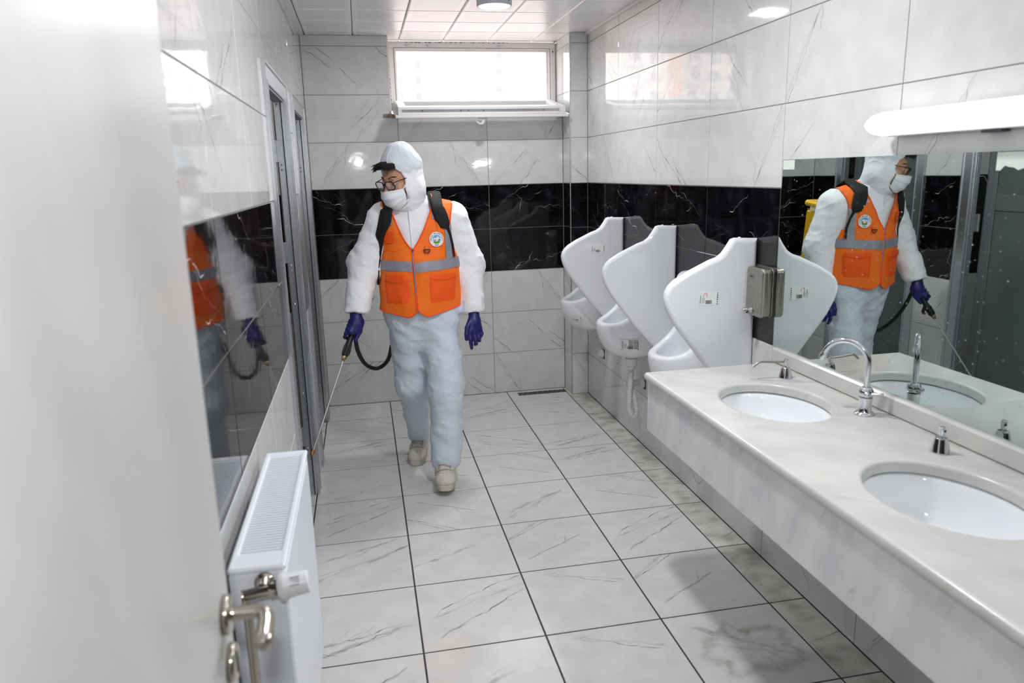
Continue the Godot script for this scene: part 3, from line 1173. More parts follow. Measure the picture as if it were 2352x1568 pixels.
		for bl in blocks:
			for k in B:
				for j in B:
					var row := ((bl.z * B + k) * ny + bl.y * B + j) * nx + bl.x * B
					for i in B:
						var q := row + i
						var v0 := val[q]
						var v7 := val[q + sz + sy + 1]
						if absf(v0) > h * 3.0 and absf(v7) > h * 3.0:
							continue
						var inside := 0
						var bad := false
						for c in 8:
							var e := val[q + off[c]]
							if e > 900.0:
								bad = true
								break
							if e < 0.0:
								inside += 1
						if bad or inside == 0 or inside == 8:
							continue
						var s := Vector3.ZERO
						var n := 0
						for e in ed:
							var e0: float = val[q + off[e[0]]]
							var e1: float = val[q + off[e[1]]]
							if (e0 < 0.0) != (e1 < 0.0):
								s += po[e[0]].lerp(po[e[1]], e0 / (e0 - e1))
								n += 1
						cell[q] = mb.vert(lo + (Vector3(bl.x * B + i, bl.y * B + j, bl.z * B + k) + s / float(n)) * h)
						live.append(q)
		for q in live:
			var v0 := val[q]
			for ax in 3:
				var st: int = [1, sy, sz][ax]
				var s1: int = [sy, sz, 1][ax]
				var s2: int = [sz, 1, sy][ax]
				var v1 := val[q + st]
				if (v0 < 0.0) == (v1 < 0.0) or q - s1 - s2 < 0:
					continue
				var c0 := cell[q - s1 - s2]
				var c1 := cell[q - s2]
				var c2 := cell[q]
				var c3 := cell[q - s1]
				if c0 < 0 or c1 < 0 or c3 < 0:
					continue
				if v0 < 0.0:
					mb.tri(c0, c1, c2)
					mb.tri(c0, c2, c3)
				else:
					mb.tri(c0, c2, c1)
					mb.tri(c0, c3, c2)

# ------------------------------------------------------------------ lamps
func build_lamps() -> void:
	# round surface lamp on the ceiling
	for q in [[Vector3(1.372, CEIL, 1.09), "round white surface lamp glowing on the ceiling near the window", 2.7], [Vector3(1.25, CEIL, 2.95), "round white surface lamp glowing on the ceiling above the washstand aisle", 3.7], [Vector3(-0.2, CEIL, 1.85), "round white surface lamp on the ceiling inside the closed cubicle", 0.8]]:
		var l := thing("ceiling_lamp", q[1], "lamp", q[0], "round ceiling lamps")
		var k := MB.new()
		k.lathe([Vector2(0.02, 0.0), Vector2(0.0925, -0.001), Vector2(0.0935, -0.004), Vector2(0.0935, -0.034), Vector2(0.0915, -0.038), Vector2(0.085, -0.0385), Vector2(0.083, -0.036)], 48, Transform3D(), false)
		part(l, "housing", k.mesh(), plain(Color8(206, 208, 216), 0.4))
		k = MB.new()
		k.lathe([Vector2(0.083, -0.036), Vector2(0.082, -0.0385), Vector2(0.001, -0.0395)], 48, Transform3D(), false)
		var e := plain(Color.WHITE, 0.5)
		e.emission_enabled = true
		e.emission = Color(0.985, 0.99, 1.0)
		e.emission_energy_multiplier = 5.0
		part(l, "diffuser", k.mesh(), e)
		k = MB.new()
		for i in 3:
			var a := 1.12 - i * 0.045
			k.box(Vector3(cos(a) * 0.0937, -0.017, sin(a) * 0.0937), Vector3(0.001, 0.011, 0.0016), 0.0, Basis(Vector3.UP, -a))
		for i in 2:
			var a := 0.86 - i * 0.11
			k.box(Vector3(cos(a) * 0.0937, -0.02, sin(a) * 0.0937), Vector3(0.001, 0.007, 0.004), 0.0, Basis(Vector3.UP, -a))
		part(l, "printed_mark", k.mesh(), plain(Color8(90, 92, 100), 0.6))
		var a3 := AreaLight3D.new()
		a3.name = "ceiling_lamp_light"
		a3.area_size = Vector2(0.14, 0.14)
		a3.light_energy = q[2]
		a3.light_color = Color(0.985, 0.99, 1.0)
		a3.shadow_enabled = true
		a3.area_range = 12.0
		l.add_child(a3)
		a3.position = Vector3(0, -0.045, 0)
		a3.rotation.x = -PI / 2
	# long lamp over the mirror
	var t := thing("mirror_lamp", "long white strip lamp glowing on the wall above the mirror", "lamp", Vector3(XR, 1.705, 0))
	var z0 := 3.205
	var z1 := 4.40
	var k2 := MB.new()
	k2.box(Vector3(-0.022, -0.001, (z0 + z1) * 0.5 + 0.01), Vector3(0.044, 0.066, z1 - z0 - 0.07), 0.008)
	part(t, "housing", k2.mesh(), plain(Color8(222, 223, 228), 0.35))
	k2 = MB.new()
	var rings := []
	for s in 13:
		var f := s / 12.0
		var z := z0 + (z1 - z0) * f
		var sc := 1.0
		if s < 4:
			z = z0 + 0.07 * [0.0, 0.10, 0.45, 1.0][s]
			sc = [0.05, 0.42, 0.80, 1.0][s]
		elif s > 8:
			z = z1 - 0.07 * [1.0, 0.45, 0.10, 0.0][s - 9]
			sc = [1.0, 0.80, 0.42, 0.05][s - 9]
		var ring := PackedVector3Array()
		for a in 20:
			var w := TAU * a / 20.0
			var cx := cos(w)
			var cy := sin(w)
			ring.append(Vector3(-0.070 + cx * 0.030 * maxf(sc, 0.3), cy * 0.034 * sc * (1.0 if absf(cy) < 0.95 else 0.97), z))
		rings.append(ring)
	k2.loft(rings)
	var em := plain(Color.WHITE, 0.4)
	em.emission_enabled = true
	em.emission = Color(0.97, 0.985, 1.0)
	em.emission_energy_multiplier = 2.1
	part(t, "diffuser_tube", k2.mesh(), em)
	k2 = MB.new()
	k2.box(Vector3(-0.020, -0.037, 3.62), Vector3(0.03, 0.008, 0.06), 0.002)
	part(t, "cable_clip", k2.mesh(), plain(Color8(52, 52, 58), 0.5), "dark clip under the strip lamp")
	for q in [z0 + 0.3, z0 + 0.9]:
		var al := AreaLight3D.new()
		al.name = "mirror_lamp_light"
		al.area_size = Vector2(0.58, 0.055)
		al.light_energy = 0.95
		al.light_color = Color(0.97, 0.985, 1.0)
		al.shadow_enabled = true
		al.area_range = 12.0
		t.add_child(al, true)
		al.position = Vector3(-0.104, 0, q)
		al.rotation.y = PI / 2

# the photographer's flash, above and just behind the lens: its glint stands in the end wall's tiles
func build_flash() -> void:
	var f := thing("camera_flash", "small flash head held above the camera in the doorway", "flash", Vector3(0.606, 1.79, 5.29))
	var k := MB.new()
	k.box(Vector3(0, 0, 0.05), Vector3(0.078, 0.058, 0.10), 0.006)
	part(f, "head", k.mesh(), M.rubber)
	k = MB.new()
	k.box(Vector3(0, -0.09, 0.06), Vector3(0.07, 0.12, 0.05), 0.006)
	part(f, "body", k.mesh(), M.rubber)
	k = MB.new()
	k.box(Vector3(0, 0, -0.002), Vector3(0.072, 0.050, 0.006), 0.001)
	var e := plain(Color.WHITE, 0.5)
	e.emission_enabled = true
	e.emission = Color(1, 0.99, 0.97)
	e.emission_energy_multiplier = 30.0
	part(f, "flash_light_window", k.mesh(), e)
	var al := AreaLight3D.new()
	al.name = "flash_light"
	al.area_size = Vector2(0.07, 0.05)
	al.light_energy = 1.6
	al.shadow_enabled = true
	al.area_range = 14.0
	f.add_child(al)
	al.position = Vector3(0, 0, -0.008)

# ------------------------------------------------------------------ washstand
func build_washstand() -> void:
	var z0 := 2.69
	var z1 := ZF - 0.02
	var xf := 1.609
	var xb := XR - 0.002
	var y := COUNTER
	var tk := 0.030
	var t := thing("marble_countertop", "long pale marble washstand top with two oval cut-outs under the mirror", "countertop")
	var b := MB.new()
	var sinks := [Vector2(1.885, 3.135), Vector2(1.885, 3.875)]
	var rx := 0.160
	var rz := 0.208
	var br := 0.010     # rounding of the cut-outs
	var cells := [[2.69 + 0.006, 3.505], [3.505, 4.245]]
	var xa := xf + 0.012
	for c in 2:
		var s: Vector2 = sinks[c]
		var n := 72
		b.begin()
		var s0 := b.v.size()
		for i in n + 1:
			var a := TAU * i / n
			var d := Vector2(cos(a), sin(a))
			# the rectangle's edge in this direction
			var fx: float = ((xb - s.x) if d.x > 0 else (s.x - xa)) / maxf(absf(d.x), 1e-6)
			var fz: float = ((cells[c][1] - s.y) if d.y > 0 else (s.y - cells[c][0])) / maxf(absf(d.y), 1e-6)
			var f := minf(fx, fz)
			b.vert(Vector3(s.x + d.x * f, y, s.y + d.y * f))
			var e := Vector2(cos(a) * (rx + br), sin(a) * (rz + br))
			# same direction as d for a clean fan
			var l := 1.0 / sqrt(pow(d.x / (rx + br), 2) + pow(d.y / (rz + br), 2))
			b.vert(Vector3(s.x + d.x * l, y, s.y + d.y * l))
			for q in 5:
				var w := PI * 0.5 * q / 4.0
				var ex := rx + br * (1.0 - sin(w))
				var ez := rz + br * (1.0 - sin(w))
				var l2 := 1.0 / sqrt(pow(d.x / ex, 2) + pow(d.y / ez, 2))
				b.vert(Vector3(s.x + d.x * l2, y - br * (1.0 - cos(w)), s.y + d.y * l2))
			var l3 := 1.0 / sqrt(pow(d.x / rx, 2) + pow(d.y / rz, 2))
			b.vert(Vector3(s.x + d.x * l3, y - tk, s.y + d.y * l3))
		var st := 8
		for i in n:
			for q in st - 1:
				var p0 := s0 + i * st + q
				b.tri(p0, p0 + 1, p0 + st + 1)
				b.tri(p0, p0 + st + 1, p0 + st)
		# corners of the cell that the fan leaves out
		for sx in [-1.0, 1.0]:
			for szz in [-1.0, 1.0]:
				var cx: float = xb if sx > 0 else xa
				var cz: float = cells[c][1] if szz > 0 else cells[c][0]
				var pts := []
				for i in n:
					for m in 2:
						pass
				var a := atan2(cz - s.y, cx - s.x)
				var i0 := int(floor(fposmod(a, TAU) / TAU * n))
				b.face([Vector3(cx, y, cz), b.v[s0 + i0 * st], b.v[s0 + (i0 + 1) * st]], Vector3.UP)
		# make the fan face up and inwards
		var g := (b.v[b.idx[b.start + 1]] - b.v[b.idx[b.start]]).cross(b.v[b.idx[b.start + 2]] - b.v[b.idx[b.start]])
		if g.y < 0.0:
			for i in range(b.start, b.start + n * (st - 1) * 6, 3):
				var h := b.idx[i + 1]
				b.idx[i + 1] = b.idx[i + 2]
				b.idx[i + 2] = h
	b.face([Vector3(xa, y, 4.245), Vector3(xb, y, 4.245), Vector3(xb, y, z1), Vector3(xa, y, z1)], Vector3.UP)
	b.face([Vector3(xa, y - tk, z0), Vector3(xa + 0.02, y - tk, z0), Vector3(xa + 0.02, y - tk, z1), Vector3(xa, y - tk, z1)], Vector3.DOWN)
	# rounded front edge
	var prof := []
	for q in 9:
		var w := PI * q / 8.0
		prof.append(Vector2(xa - sin(w) * 0.012, y - tk * 0.5 + cos(w) * tk * 0.5))
	b.begin()
	var r0 := PackedVector3Array()
	var r1 := PackedVector3Array()
	for p in prof:
		r0.append(Vector3(p.x, p.y, z0 + 0.004))
		r1.append(Vector3(p.x, p.y, z1))
	b.loft([r0, r1], false, false)
	var gg := (b.v[b.idx[b.start + 1]] - b.v[b.idx[b.start]]).cross(b.v[b.idx[b.start + 2]] - b.v[b.idx[b.start]])
	if gg.x > 0.0:
		for i in range(b.start, b.idx.size(), 3):
			var h := b.idx[i + 1]
			b.idx[i + 1] = b.idx[i + 2]
			b.idx[i + 2] = h
	# squared-off end by the urinals
	b.box(Vector3((xa + xb) * 0.5, y - tk * 0.5, z0 + 0.004), Vector3(xb - xa + 0.014, tk, 0.008), 0.0035)
	part(t, "top_slab", b.mesh(), M.marble)
	b = MB.new()
	b.box(Vector3(xf + 0.026, (y - tk + 0.628) * 0.5, (z0 + z1) * 0.5 + 0.002), Vector3(0.022, y - tk - 0.628, z1 - z0 - 0.004), 0.003)
	b.box(Vector3((xf + 0.04 + xb) * 0.5, (y - tk + 0.628) * 0.5, z0 + 0.016), Vector3(xb - xf - 0.04, y - tk - 0.628, 0.022), 0.003)
	part(t, "apron", b.mesh(), M.apron)
	b = MB.new()
	b.box(Vector3(XR - 0.012, (y + 0.912) * 0.5, (z0 + z1) * 0.5), Vector3(0.023, 0.912 - y, z1 - z0 + 0.03), 0.006)
	part(t, "backsplash", b.mesh(), M.marble)
	# undermounted basins
	var logo := plain(Color8(36, 62, 74), 0.4)
	for c in 2:
		var s: Vector2 = sinks[c]
		var o := thing("oval_basin", ["white oval basin below the swan-neck tap and first soap pump", "white oval basin below the soap pump without spout"][c], "basin", Vector3(s.x, y - tk, s.y), "undermounted oval basins")
		b = MB.new()
		var rings := []
		for q in [[1.06, 0.0], [1.06, -0.006], [1.0, -0.008], [0.985, -0.03], [0.95, -0.07], [0.87, -0.11], [0.72, -0.138], [0.5, -0.152], [0.2, -0.157], [0.07, -0.158]]:
			var ring := PackedVector3Array()
			for i in 56:
				var a := TAU * i / 56.0
				ring.append(Vector3(cos(a) * rx * q[0] + (1.0 - q[0]) * 0.03, q[1], sin(a) * rz * q[0]))
			rings.append(ring)
		b.loft(rings, true, false)
		for i in range(b.start, b.idx.size(), 3):
			var h := b.idx[i + 1]
			b.idx[i + 1] = b.idx[i + 2]
			b.idx[i + 2] = h
		var out := []
		for q in [[1.07, 0.0], [1.07, -0.008], [1.02, -0.03], [0.98, -0.075], [0.9, -0.12], [0.74, -0.15], [0.4, -0.168], [0.1, -0.17]]:
			var ring := PackedVector3Array()
			for i in 56:
				var a := TAU * i / 56.0
				ring.append(Vector3(cos(a) * rx * q[0], q[1], sin(a) * rz * q[0]))
			out.append(ring)
		b.loft(out, true, false)
		part(o, "bowl", b.mesh(), M.basin)
		b = MB.new()
		b.lathe([Vector2(0.0, -0.001), Vector2(0.008, -0.001), Vector2(0.009, 0.001), Vector2(0.020, 0.004), Vector2(0.026, 0.003), Vector2(0.028, 0.0)], 24, Transform3D(Basis(), Vector3(0.025, -0.1585, 0)))
		part(o, "waste", b.mesh(), M.chrome)
		var tm := TextMesh.new()
		tm.text = "Turkuaz"
		tm.font = SystemFont.new()
		tm.font.font_names = PackedStringArray(["Droid Serif"])
		tm.font_size = 16
		tm.pixel_size = 0.00065
		tm.depth = 0.0004
		var lg := part(o, "printed_name", tm, logo)
		# on the far end's inside, low at the back
		var la := 0.95
		var lp := Vector3(cos(la) * rx * 0.955, -0.062, sin(la) * rz * 0.955)
		var nrm := Vector3(-cos(la) / rx, 4.2, -sin(la) / rz).normalized()
		var right := Vector3(-sin(la) * rx, 0, cos(la) * rz).normalized()
		nrm = (nrm - right * nrm.dot(right)).normalized()
		lg.transform = Transform3D(Basis(right, nrm.cross(right), nrm), lp + nrm * 0.012)
	# drain hose under the first basin
	var hz := thing("basin_drain_hose", "pale ribbed drain hose hanging below the washstand apron", "hose", Vector3(0, 0, 0))
	hose(hz, "ribbed_tube", [Vector3(1.885, 0.66, 3.135), Vector3(1.885, 0.60, 3.13), Vector3(1.885, 0.50, 3.06), Vector3(1.90, 0.452, 2.98), Vector3(1.95, 0.45, 2.94), Vector3(2.03, 0.47, 2.93), Vector3(2.16, 0.50, 2.93)], 0.0185)
	# mirror
	var m := thing("wall_mirror", "large frameless wall mirror with dried drops above the marble splashback", "mirror", Vector3(XR, 0, 0))
	b = MB.new()
	var q0 := Vector3(-0.0065, 0.912, 2.657)
	var q1 := Vector3(-0.0065, 1.618, ZF - 0.02)
	b.face([Vector3(q0.x, q0.y, q1.z), Vector3(q0.x, q0.y, q0.z), Vector3(q0.x, q1.y, q0.z), Vector3(q0.x, q1.y, q1.z)], Vector3.LEFT, [Vector2(1, 1), Vector2(0, 1), Vector2(0, 0), Vector2(1, 0)])
	part(m, "silvered_face", b.mesh(), M.mirror)
	b = MB.new()
	b.box(Vector3(-0.0029, (q0.y + q1.y) * 0.5, (q0.z + q1.z) * 0.5), Vector3(0.0058, q1.y - q0.y, q1.z - q0.z))
	part(m, "glass_edge", b.mesh(), M.mirror_edge)
	var rr := RandomNumberGenerator.new()
	rr.seed = 3
	# patches where the silvering is gone along the head of the mirror
	var bare := plain(Color8(214, 222, 214), 0.5)
	for q in [[2.660, 0.075, 1.600, 0.030], [3.62, 0.34, 1.600, 0.034]]:
		var o2 := PackedVector2Array()
		var nn := 26
		for i in nn + 1:
			o2.append(Vector2(q[0] + q[1] * i / nn, q[2] + 0.016))
		for i in range(nn, -1, -1):
			o2.append(Vector2(q[0] + q[1] * i / nn, q[2] - q[3] * (0.45 + 0.4 * rr.randf()) if q[1] > 0.2 else q[2] - q[3] * (0.55 + 0.05 * rr.randf())))
		b = MB.new()
		b.prism(o2, -0.0001, 0.0001, 0.0, Transform3D(Basis(Vector3(0, 0, 1), Vector3.UP, Vector3.LEFT), Vector3(-0.0068, 0, 0)))
		part(m, "bare_patch", b.mesh(), bare, "pale patch where the silvering has gone")

func hose(parent: Node3D, called: String, pts: Array, r: float, m: Material = null) -> MeshInstance3D:
	var c := Curve3D.new()
	for i in pts.size():
		var t := Vector3.ZERO
		if i > 0 and i < pts.size() - 1:
			t = (pts[i + 1] - pts[i - 1]) * 0.22
		c.add_point(pts[i], -t, t)
	var n := int(c.get_baked_length() / 0.0022)
	var path := []
	var rad := []
	for i in n + 1:
		path.append(c.sample_baked(c.get_baked_length() * i / n, true))
		rad.append(r * (0.88 + 0.12 * cos(TAU * i / 4.0)))
	var b := MB.new()
	b.tube(path, rad, 16)
	return part(parent, called, b.mesh(), M.hose_grey if m == null else m)

func build_taps() -> void:
	var y := COUNTER
	# swan-neck tap
	var base := Vector3(2.072, y, 3.325)
	var f := thing("swan_neck_tap", "chrome swan-neck basin tap between the two oval basins", "tap", base)
	var b := MB.new()
	b.lathe([Vector2(0.0, 0.0), Vector2(0.030, 0.0), Vector2(0.030, 0.003), Vector2(0.026, 0.007), Vector2(0.019, 0.008), Vector2(0.0185, 0.03), Vector2(0.0185, 0.046), Vector2(0.020, 0.048), Vector2(0.020, 0.054)], 24)
	part(f, "base", b.mesh(), M.chrome)
	b = MB.new()
	b.lathe([Vector2(0.001, 0.0545), Vector2(0.019, 0.055), Vector2(0.0215, 0.064), Vector2(0.0205, 0.075), Vector2(0.015, 0.083), Vector2(0.0125, 0.086), Vector2(0.001, 0.0865)], 24)
	part(f, "body", b.mesh(), M.chrome)
	# lever: a ball facing the room and a thin wing
	b = MB.new()
	b.lathe([Vector2(0.001, -0.0095), Vector2(0.006, -0.008), Vector2(0.0095, -0.002), Vector2(0.009, 0.003), Vector2(0.005, 0.008), Vector2(0.001, 0.0095)], 16, Transform3D(Basis(), Vector3(-0.010, 0.066, 0.018)))
	b.tube([Vector3(0.004, 0.066, 0.016), Vector3(0.012, 0.068, 0.030), Vector3(0.022, 0.074, 0.046)], [0.006, 0.0048, 0.0036], 10)
	part(f, "lever", b.mesh(), M.chrome)
	var dir := Vector3(-0.62, 0, -0.78).normalized()
	var path := []
	path.append(Vector3(0, 0.086, 0))
	path.append(Vector3(0, 0.12, 0))
	path.append(Vector3(0, 0.145, 0))
	var R := 0.066
	for k in 15:
		var a := deg_to_rad(-10.0 + 165.0 * k / 14.0) + 0.17
		path.append(Vector3(0, 0.155, 0) + dir * (R - cos(a) * R) + Vector3.UP * sin(a) * R)
	b = MB.new()
	b.tube(path, 0.0088, 16)
	part(f, "spout", b.mesh(), M.chrome)
	b = MB.new()
	var e1: Vector3 = path[-1]
	var ed: Vector3 = (path[-1] - path[-2]).normalized()
	b.tube([e1 - ed * 0.004, e1 + ed * 0.002, e1 + ed * 0.0025, e1 + ed * 0.020, e1 + ed * 0.021], [0.0098, 0.0098, 0.0112, 0.0112, 0.009], 18)
	part(f, "aerator", b.mesh(), M.chrome)
	# soap pumps
	for q in 2:
		var p := Vector3(2.066 if q == 0 else 2.060, y, 2.897 if q == 0 else 3.645)
		var s := thing("soap_pump", ["chrome soap pump with long bent spout on the marble countertop", "chrome soap pump missing its spout on the marble countertop"][q], "soap pump", p)
		b = MB.new()
		b.lathe([Vector2(0.0, 0.0), Vector2(0.0245, 0.0), Vector2(0.0245, 0.003), Vector2(0.0155, 0.038), Vector2(0.0145, 0.040), Vector2(0.0, 0.040)], 24)
		part(s, "cone", b.mesh(), M.chrome)
		b = MB.new()
		b.tube([Vector3(0, 0.040, 0), Vector3(0, 0.052, 0)], 0.0035, 10)
		part(s, "stem", b.mesh(), M.chrome)
		b = MB.new()
		b.lathe([Vector2(0.0, 0.046), Vector2(0.0078, 0.0465), Vector2(0.008, 0.050), Vector2(0.008, 0.066), Vector2(0.0065, 0.0685), Vector2(0.0, 0.069)], 18)
		part(s, "head", b.mesh(), M.chrome)
		if q == 0:
			var d := Vector3(-1.0, 0.0, -0.10).normalized()
			b = MB.new()
			b.tube([Vector3(0, 0.059, 0), d * 0.05 + Vector3(0, 0.060, 0), d * 0.092 + Vector3(0, 0.063, 0), d * 0.100 + Vector3(0, 0.062, 0), d * 0.108 + Vector3(0, 0.057, 0), d * 0.122 + Vector3(0, 0.046, 0)], 0.0042, 10)
			part(s, "spout", b.mesh(), M.brushed)
		else:
			b = MB.new()
			b.lathe([Vector2(0.0, 0.0078), Vector2(0.0035, 0.0083), Vector2(0.0038, 0.0078)], 12, Transform3D(Basis(Vector3(1, 0, 0), PI / 2).rotated(Vector3.UP, 0.15), Vector3(0.002, 0.059, 0.0)))
			part(s, "socket", b.mesh(), M.dark)

# ------------------------------------------------------------------ stainless dispenser on the wall
func build_dispenser() -> void:
	var d := thing("wall_soap_dispenser", "dull stainless steel soap dispenser box on the black tiles beside the mirror", "dispenser", Vector3(XR, 1.115, 2.578))
	# profile in (z, y), rounded corners
	var o := PackedVector2Array()
	var hw := 0.065
	var hh := 0.097
	var rc := 0.017
	for c in [[1, 1, 0.0], [-1, 1, 0.5], [-1, -1, 1.0], [1, -1, 1.5]]:
		for k in 5:
			var a: float = (c[2] + 0.5 * k / 4.0) * PI
			o.append(Vector2(c[0] * (hw - rc) + cos(a) * rc, c[1] * (hh - rc) + sin(a) * rc))
	var x := Transform3D(Basis(Vector3(0, 0, 1), Vector3.UP, Vector3.LEFT), Vector3.ZERO)
	var b := MB.new()
	b.prism(o, 0.012, 0.054, 0.009, x, 4)
	part(d, "cover", b.mesh(), M.brushed)
	b = MB.new()
	b.prism(o, 0.0, 0.013, 0.002, x)
	part(d, "back_tray", b.mesh(), M.brushed)
	b = MB.new()
	b.lathe([Vector2(0.0, 0.0), Vector2(0.009, 0.0), Vector2(0.009, 0.004), Vector2(0.012, 0.006), Vector2(0.012, 0.012), Vector2(0.0075, 0.014), Vector2(0.0075, 0.024), Vector2(0.0115, 0.026), Vector2(0.0115, 0.042), Vector2(0.0095, 0.044), Vector2(0.006, 0.042), Vector2(0.0, 0.041)], 20, Transform3D(Basis(Vector3(0, 0, 1), PI / 2), Vector3(-0.050, -0.074, -0.012)))
	part(d, "push_knob", b.mesh(), M.chrome)
	b = MB.new()
	b.box(Vector3(-0.0545, 0.060, -0.022), Vector3(0.001, 0.016, 0.028))
	part(d, "badge", b.mesh(), plain(Color8(132, 132, 134), 0.4, 0.6), "small grey badge")
	b = MB.new()
	for k in 4:
		b.box(Vector3(-0.0552, 0.060, -0.030 + k * 0.005), Vector3(0.0006, 0.006 - (k % 2) * 0.002, 0.0032))
	part(d, "badge_print", b.mesh(), plain(Color8(30, 34, 66), 0.5))
	b = MB.new()
	b.tube([Vector3(-0.002, -0.21, 0.077), Vector3(-0.002, 0.5, 0.077)], 0.003, 8)

# ------------------------------------------------------------------ urinals and their dividers
func sticker(parent: Node3D, called: String, x: Transform3D, w: float, h: float, red: bool, wide := false, name_text := "Turkuaz") -> void:
	# printed paper: x.z faces out
	var paper := plain(Color8(240, 240, 240), 0.45)
	var ink := plain(Color8(52, 54, 60), 0.6)
	var b := MB.new()
	b.box(Vector3(0, 0, 0.0004), Vector3(w, h, 0.0006))
	var p := part(parent, called, b.mesh(), paper, "white printed sticker")
	p.transform = x
	b = MB.new()
	var r := RandomNumberGenerator.new()
	r.seed = 12
	# bar code
	var bx := -w * 0.16
	while bx < w * 0.13:
		var t := r.randf_range(0.0006, 0.002)
		b.box(Vector3(bx, -h * 0.26, 0.0009), Vector3(t, h * 0.28, 0.0003))
		bx += t + r.randf_range(0.0005, 0.0016)
	# small print, running up the edge
	for k in 6:
		b.box(Vector3(w * 0.42, -h * 0.4 + k * h * 0.16, 0.0009), Vector3(w * 0.05, h * r.randf_range(0.05, 0.11), 0.0003))
	for k in 3:
		b.box(Vector3(-w * 0.33 + k * w * 0.045, -h * 0.12, 0.0009), Vector3(w * 0.012, h * r.randf_range(0.2, 0.5), 0.0003))
	if wide:
		for k in 16:
			b.box(Vector3(w * 0.02 + (k % 2) * w * 0.27, h * 0.42 - (k / 2) * h * 0.11, 0.0009), Vector3(w * 0.24, h * 0.05, 0.0003))
	part(p, "print", b.mesh(), ink)
	var tm := TextMesh.new()
	tm.text = name_text
	tm.font = SystemFont.new()
	tm.font.font_names = PackedStringArray(["Droid Serif"])
	tm.font_size = 16
	tm.pixel_size = h * (0.9 if wide else 0.6) / 62.0
	tm.depth = 0.0003
	var t2 := part(p, "printed_name", tm, ink)
	t2.transform = Transform3D(Basis(Vector3(0, 0, 1), PI / 2), Vector3(-w * 0.44, -h * 0.06, 0.0009))
	if red:
		b = MB.new()
		var path := []
		for k in 11:
			var a := -0.6 + 4.2 * k / 10.0
			path.append(Vector3(-w * 0.2 + cos(a) * h * 0.14, h * 0.22 + sin(a) * h * 0.17, 0.001))
		b.tube(path, 0.0009, 6)
		part(p, "red_mark", b.mesh(), plain(Color8(226, 84, 74), 0.6), "red pen mark")

